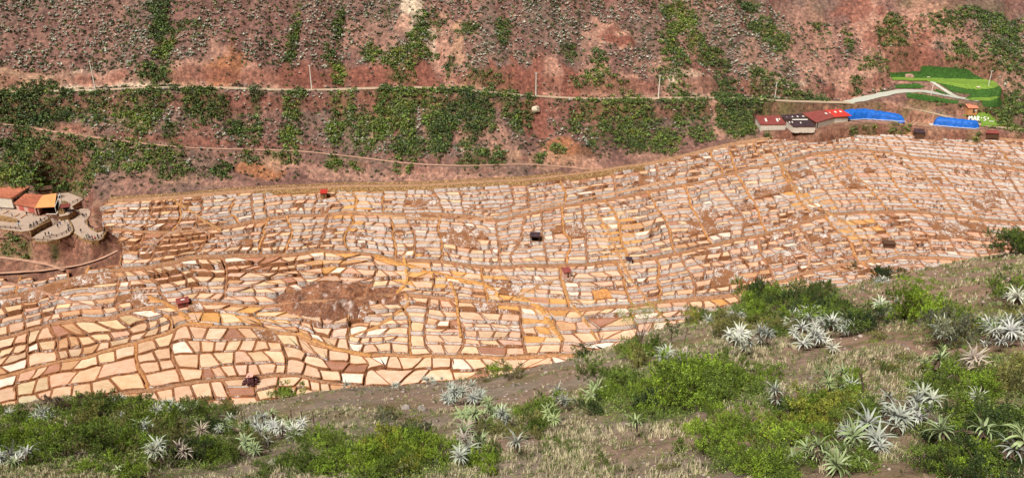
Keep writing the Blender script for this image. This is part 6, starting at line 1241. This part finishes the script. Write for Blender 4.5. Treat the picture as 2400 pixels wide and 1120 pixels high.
# upper building with gable
ZA = ZY + 2.2
root = empty('gabled_building', (0, 0, 0)); tag(root, 'upper building with clay tile roof and glazed pale gable', 'building')
r0_, r1_, r2_, r3_ = lp((-420, 215), ZA + 3), lp((148, 247), ZA + 3), lp((388, 98), ZA + 4.6), lp((-420, 48), ZA + 4.6); tiled([r0_, r1_, r2_, r3_], root, 40)
ga = lambda v: Vector((v.x, v.y, ZA - 1.5)); k0, k1, k2, k3 = ga(r0_), ga(r1_) + Vector((-.4, .4, 0)), ga(r2_) + Vector((-.3, 0, 0)), ga(r3_)
MB().hexa([k0, k1, k2, k3], [v + Vector((0, 0, h)) for v, h in ((k0, 4.35), (k1, 4.35), (k2, 5.95), (k3, 5.95))]).build('wall', M['pale_wall'], root)
d = (k2 - k1); L = d.length; d.normalize(); ang = math.atan2(d.y, d.x); nrm = Vector((d.y, -d.x, 0)); nrm = nrm if nrm.x > 0 else -nrm
for f in (.25, .68):
    p = k1.lerp(k2, f) + nrm * .05; w_ = MB().box((p.x, p.y, ZA + 1.6), (L * .34, .12, 1.5), ang).build('window', M['glass'], root); p = p + nrm * .08; fm = MB(); fm.box((p.x, p.y, ZA + 1.6), (.12, .06, 1.5), ang); fm.box((p.x, p.y, ZA + 2.38), (L * .36, .08, .14), ang); fm.box((p.x, p.y, ZA + .82), (L * .36, .08, .14), ang); fr2 = fm.build('frame', M['white_paint'], w_)
MB().slab([lp((-420, 345), ZA - .9), lp((150, 345), ZA - .9), lp((165, 300), ZA - .9), lp((-420, 300), ZA - .9)], 3).build('porch', M['paving'], root)
# small kiosk and adobe hut behind the awning
q = lp((875, 432), Z_BACK - .1); hut(0, 0, 2.6, 2.4, 2.5, 'maroon_metal', 'timber', 'small kiosk with maroon roof on dark posts beside the steps', .35, .5, open_=True, name='kiosk', gz=tuple(q))
q = lp((615, 200), ZY + 2.2); hut(0, 0, 4.5, 3, 2.6, 'timber', 'ochre_stone', 'small ochre stone hut behind the orange awning', .5, .6, gz=tuple(q))
# low retaining rows on the yard (zig-zag ramps)
for k, (a, b) in enumerate((((40, 460), (120, 415)), ((190, 500), (260, 460)), ((270, 520), (345, 470)))):
    p0, p1 = lp(a, ZY), lp(b, ZY); d = p1 - p0; o = MB().box((d.x / 2, d.y / 2, .15), (d.length, .25, .35), math.atan2(d.y, d.x)).build('kerb', M['orange_timber'], None, tuple(p0)); tag(o, ('left', 'middle', 'right')[k] + ' low timber kerb on the upper yard before the pink building', 'kerb')
o = MB().prism([tuple(lp(c, ZY)[:2]) for c in ((-60, 540), (-60, 490), (60, 505), (240, 552), (235, 575), (60, 560))], ZY - 1, ZY + .9).build('ramp_wall', M['ochre_stone']); tag(o, 'wedge of ochre stone wall on the left yard', 'wall')
# ---- people
def body_mesh(pose, seed):
    J = {'stand': [(0, 0, .95), (0, 0, 1.15), (0, 0, 1.42), (0, 0, 1.52), (0, -.01, 1.63), (0, -.01, 1.72), (.10, 0, .90), (.11, .02, .5), (.12, 0, .07), (.13, -.14, .04), (-.10, 0, .90), (-.11, 0, .5), (-.12, .02, .07), (-.13, -.12, .04), (.19, 0, 1.40), (.25, .04, 1.13), (.25, -.06, .88), (-.19, 0, 1.40), (-.25, .04, 1.13), (-.25, -.05, .88)],
         'walk': [(0, 0, .93), (0, -.02, 1.14), (0, -.04, 1.41), (0, -.05, 1.51), (0, -.07, 1.62), (0, -.07, 1.71), (.10, 0, .88), (.11, -.18, .50), (.11, -.30, .07), (.11, -.44, .06), (-.10, 0, .88), (-.11, .10, .48), (-.11, .34, .10), (-.11, .24, .04), (.19, -.02, 1.39), (.24, .14, 1.14), (.23, .08, .92), (-.19, -.03, 1.39), (-.24, -.16, 1.14), (-.22, -.34, 1.02)],
         'camera': [(0, 0, .95), (0, 0, 1.15), (0, 0, 1.42), (0, 0, 1.52), (0, -.03, 1.62), (0, -.03, 1.71), (.13, 0, .90), (.16, .0, .5), (.18, 0, .07), (.19, -.14, .04), (-.12, 0, .90), (-.14, -.03, .5), (-.15, 0, .07), (-.16, -.13, .04), (.19, 0, 1.40), (.27, -.14, 1.20), (.09, -.32, 1.45), (-.19, 0, 1.40), (-.27, -.14, 1.20), (-.09, -.32, 1.45)]}[pose]
    E = [(0, 1), (1, 2), (2, 3), (3, 4), (4, 5), (0, 6), (6, 7), (7, 8), (8, 9), (0, 10), (10, 11), (11, 12), (12, 13), (2, 14), (14, 15), (15, 16), (2, 17), (17, 18), (18, 19)]
    RD = [.13, .13, .15, .06, .10, .085, .10, .07, .05, .035, .10, .07, .05, .035, .065, .05, .04, .065, .05, .04]
    me = bpy.data.meshes.new('body'); me.from_pydata(J, E, []); o = bpy.data.objects.new('tmp_body', me); COL.objects.link(o); m_ = o.modifiers.new('s', 'SKIN')
    for i, sv in enumerate(me.skin_vertices[0].data): sv.radius = (RD[i] * (1.25 if i in (0, 1, 2) else 1), RD[i]); sv.use_root = (i == 0)
    s_ = o.modifiers.new('u', 'SUBSURF'); s_.levels = 1; dg = bpy.context.evaluated_depsgraph_get(); r = bpy.data.meshes.new_from_object(o.evaluated_get(dg)); bpy.data.objects.remove(o); r.name = 'body'; return r, J
BM_ = {k: body_mesh(k, 0) for k in ('stand', 'walk', 'camera')}
PM = {}
def pmat(name, c):
    if name not in PM: PM[name] = simple('cloth_' + name, c, .85, .12, 6, bump=0)
    return PM[name]
CL = {'dark': (.025, .025, .035), 'black': (.012, .012, .014), 'white': (.72, .71, .68), 'navy': (.03, .045, .12), 'grey': (.22, .22, .23), 'red': (.42, .02, .035), 'green': (.08, .22, .09), 'blue': (.05, .14, .45), 'maroon': (.18, .02, .03), 'jeans': (.06, .09, .17), 'beige': (.42, .34, .24), 'pale blue': (.40, .55, .75), 'skin': (.36, .20, .13), 'hair': (.015, .01, .008)}
BV = {}
def person(c, z, top, trous, pose, label, rz, hat=None, sc=1.0):
    p = lp(c, z); src, J = BM_[pose]; key = (pose, top, trous)
    if key not in BV:
        me = src.copy(); me.materials.clear(); [me.materials.append(pmat(n_, CL[n_])) for n_ in ('skin', trous, top, 'hair')]; 
        for f in me.polygons:
            cz = f.center.z; x_ = abs(f.center.x); f.material_index = 1 if cz < .93 and x_ < .21 and cz > .08 else 3 if cz <= .08 else (2 if cz < 1.47 and not (cz < .96 and x_ > .2) else (3 if (cz > 1.66 or (f.center.y > .02 and cz > 1.55)) else 0)); f.use_smooth = True
        BV[key] = me
    o = link('person', BV[key], None, tuple(p)); o.rotation_euler = (0, 0, rz); o.scale = (sc,) * 3; tag(o, label, 'person', 'visitors on the terraces')
    # jacket: a loose shell around the torso; hat or hair
    mb = MB(); n = 10; rings_ = [(.86, .20, .15), (1.05, .19, .14), (1.28, .215, .15), (1.42, .20, .13), (1.49, .10, .08)]; oy = J[2][1] * .6; vs = []
    for zz, a, b in rings_: vs += [(math.cos(i * 2 * math.pi / n) * a, math.sin(i * 2 * math.pi / n) * b + oy, zz) for i in range(n)]
    mb.add(vs, [(k * n + i, k * n + (i + 1) % n, (k + 1) * n + (i + 1) % n, (k + 1) * n + i) for k in range(4) for i in range(n)]); mb.build('jacket', pmat(top, CL[top]), o, smooth=True)
    hx, hy, hz = J[5]; hb = MB(); vs = []; R_ = [(1.0, -.10), (1.04, -.02), (.85, .06), (.4, .10)]
    for a, dz in R_: vs += [(hx + math.cos(i * 2 * math.pi / n) * a * .105, hy + .015 + math.sin(i * 2 * math.pi / n) * a * .115, hz + dz - .02) for i in range(n)]
    hb.add(vs, [(k * n + i, k * n + (i + 1) % n, (k + 1) * n + (i + 1) % n, (k + 1) * n + i) for k in range(3) for i in range(n)] + [tuple(3 * n + i for i in range(n))])
    if hat: hb.prism([(hx + math.cos(a_ * .7) * .2, hy + math.sin(a_ * .7) * .2) for a_ in range(9)], hz - .02, hz + .01)
    hb.build('hat' if hat else 'hair', pmat(hat or 'hair', CL[hat or 'hair']), o)
PPL = [((22, 415), ZY, 'grey', 'jeans', 'walk', 'leftmost visitor in grey crossing the upper yard', 1.6, None), ((100, 455), ZY, 'white', 'jeans', 'walk', 'visitor in a white top walking on the upper yard', 1.2, None), ((168, 500), ZY, 'dark', 'black', 'walk', 'dark-clothed visitor standing between the timber kerbs', -1, None), ((360, 482), ZY, 'black', 'dark', 'stand', 'visitor in black at the red shutter of the pink building', 0, None), ((440, 492), ZY, 'beige', 'grey', 'stand', 'visitor in beige beside the dark hall entrance', .4, None),
       ((248, 625), ZY, 'pale blue', 'black', 'stand', 'visitor in pale blue with a wide pale hat on the yard', .3, 'pale blue'), ((392, 632), ZY, 'white', 'grey', 'camera', 'visitor in white at the lower end of the stair railing', .6, None), ((415, 640), ZY, 'black', 'black', 'camera', 'visitor in black second along the stair railing', .6, None), ((450, 612), ZY, 'grey', 'dark', 'stand', 'visitor in grey leaning at the stair railing', .6, None), ((486, 598), ZY, 'navy', 'black', 'camera', 'visitor in navy halfway up the stair railing', .6, None), ((540, 562), ZY, 'dark', 'jeans', 'stand', 'visitor in dark jacket highest along the stair railing', .6, None),
       ((604, 748), Z_MID, 'black', 'black', 'stand', 'visitor in black alone at the left end of the middle terrace', 0, None), ((648, 742), Z_MID, 'dark', 'jeans', 'stand', 'visitor in dark jacket of the pair by the curved railing', .2, None), ((682, 738), Z_MID, 'white', 'black', 'camera', 'visitor in white of the pair by the curved railing', -.3, None), ((765, 640), Z_MID, 'dark', 'black', 'walk', 'dark-clothed visitor with legs apart below the steps', .5, None), ((797, 606), Z_MID, 'blue', 'navy', 'stand', 'visitor in bright blue at the foot of the steps', 1, None), ((856, 582), Z_MID, 'green', 'beige', 'walk', 'visitor in green crossing the middle terrace', 1.4, None), ((918, 612), Z_MID, 'white', 'beige', 'stand', 'visitor in white at the right edge of the middle terrace', 1, None), ((903, 640), Z_MID, 'dark', 'jeans', 'stand', 'dark-jacketed visitor just below the one in white at the terrace edge', .8, None), ((905, 680), Z_MID, 'grey', 'black', 'camera', 'visitor in grey at the bend of the curved railing', .5, None),
       ((905, 448), Z_BACK, 'black', 'black', 'stand', 'visitor in black under the small maroon kiosk', 0, None), ((930, 455), Z_BACK, 'dark', 'jeans', 'stand', 'visitor in dark jacket beside the kiosk', .5, None),
       ((1090, 500), Z_PLAZA, 'black', 'black', 'stand', 'first of the three dark visitors at the top of the curve', .9, None), ((1112, 508), Z_PLAZA, 'dark', 'black', 'stand', 'second of the three dark visitors at the top of the curve', .9, None), ((1138, 498), Z_PLAZA, 'navy', 'black', 'camera', 'visitor in navy nearest the wall at the top of the curve', .9, None), ((1125, 592), Z_PLAZA, 'grey', 'black', 'stand', 'lone visitor in grey by the inner parapet', .9, None), ((1172, 640), Z_PLAZA, 'black', 'dark', 'camera', 'visitor in black first in the row along the parapet', .9, None), ((1192, 652), Z_PLAZA, 'navy', 'jeans', 'stand', 'visitor in navy second in the row along the parapet', .9, None), ((1215, 668), Z_PLAZA, 'dark', 'black', 'camera', 'visitor in dark jacket third in the parapet row', .9, None), ((1240, 690), Z_PLAZA, 'white', 'white', 'stand', 'visitor all in white at the end of the parapet row', .9, None),
       ((1068, 705), Z_PLAZA, 'black', 'jeans', 'walk', 'lone visitor walking in the middle of the lower terrace', .2, None), ((1142, 775), Z_PLAZA, 'green', 'black', 'stand', 'visitor in green in the front group', .3, None), ((1165, 768), Z_PLAZA, 'grey', 'black', 'stand', 'visitor in grey in the front group', -.2, None), ((1188, 795), Z_PLAZA, 'navy', 'jeans', 'camera', 'visitor in navy nearest the front railing', 0, None), ((1216, 790), Z_PLAZA, 'maroon', 'dark', 'stand', 'visitor in maroon left of the one in red', .1, None), ((1256, 800), Z_PLAZA, 'red', 'maroon', 'stand', 'visitor in bright red at the front railing', 0, None), ((1290, 775), Z_PLAZA, 'dark', 'black', 'stand', 'dark-clothed visitor right of the one in red', .3, None), ((1372, 715), Z_PLAZA, 'navy', 'black', 'camera', 'visitor in navy at the far right bend of the railing', .9, None), ((1378, 690), Z_PLAZA, 'black', 'black', 'stand', 'visitor in black behind the one at the far right bend', .9, None)]
for a in PPL: person(*a[:7], hat=a[7], sc=float(np.random.default_rng(int(a[0][0])).uniform(.95, 1.05)) * 1.05)
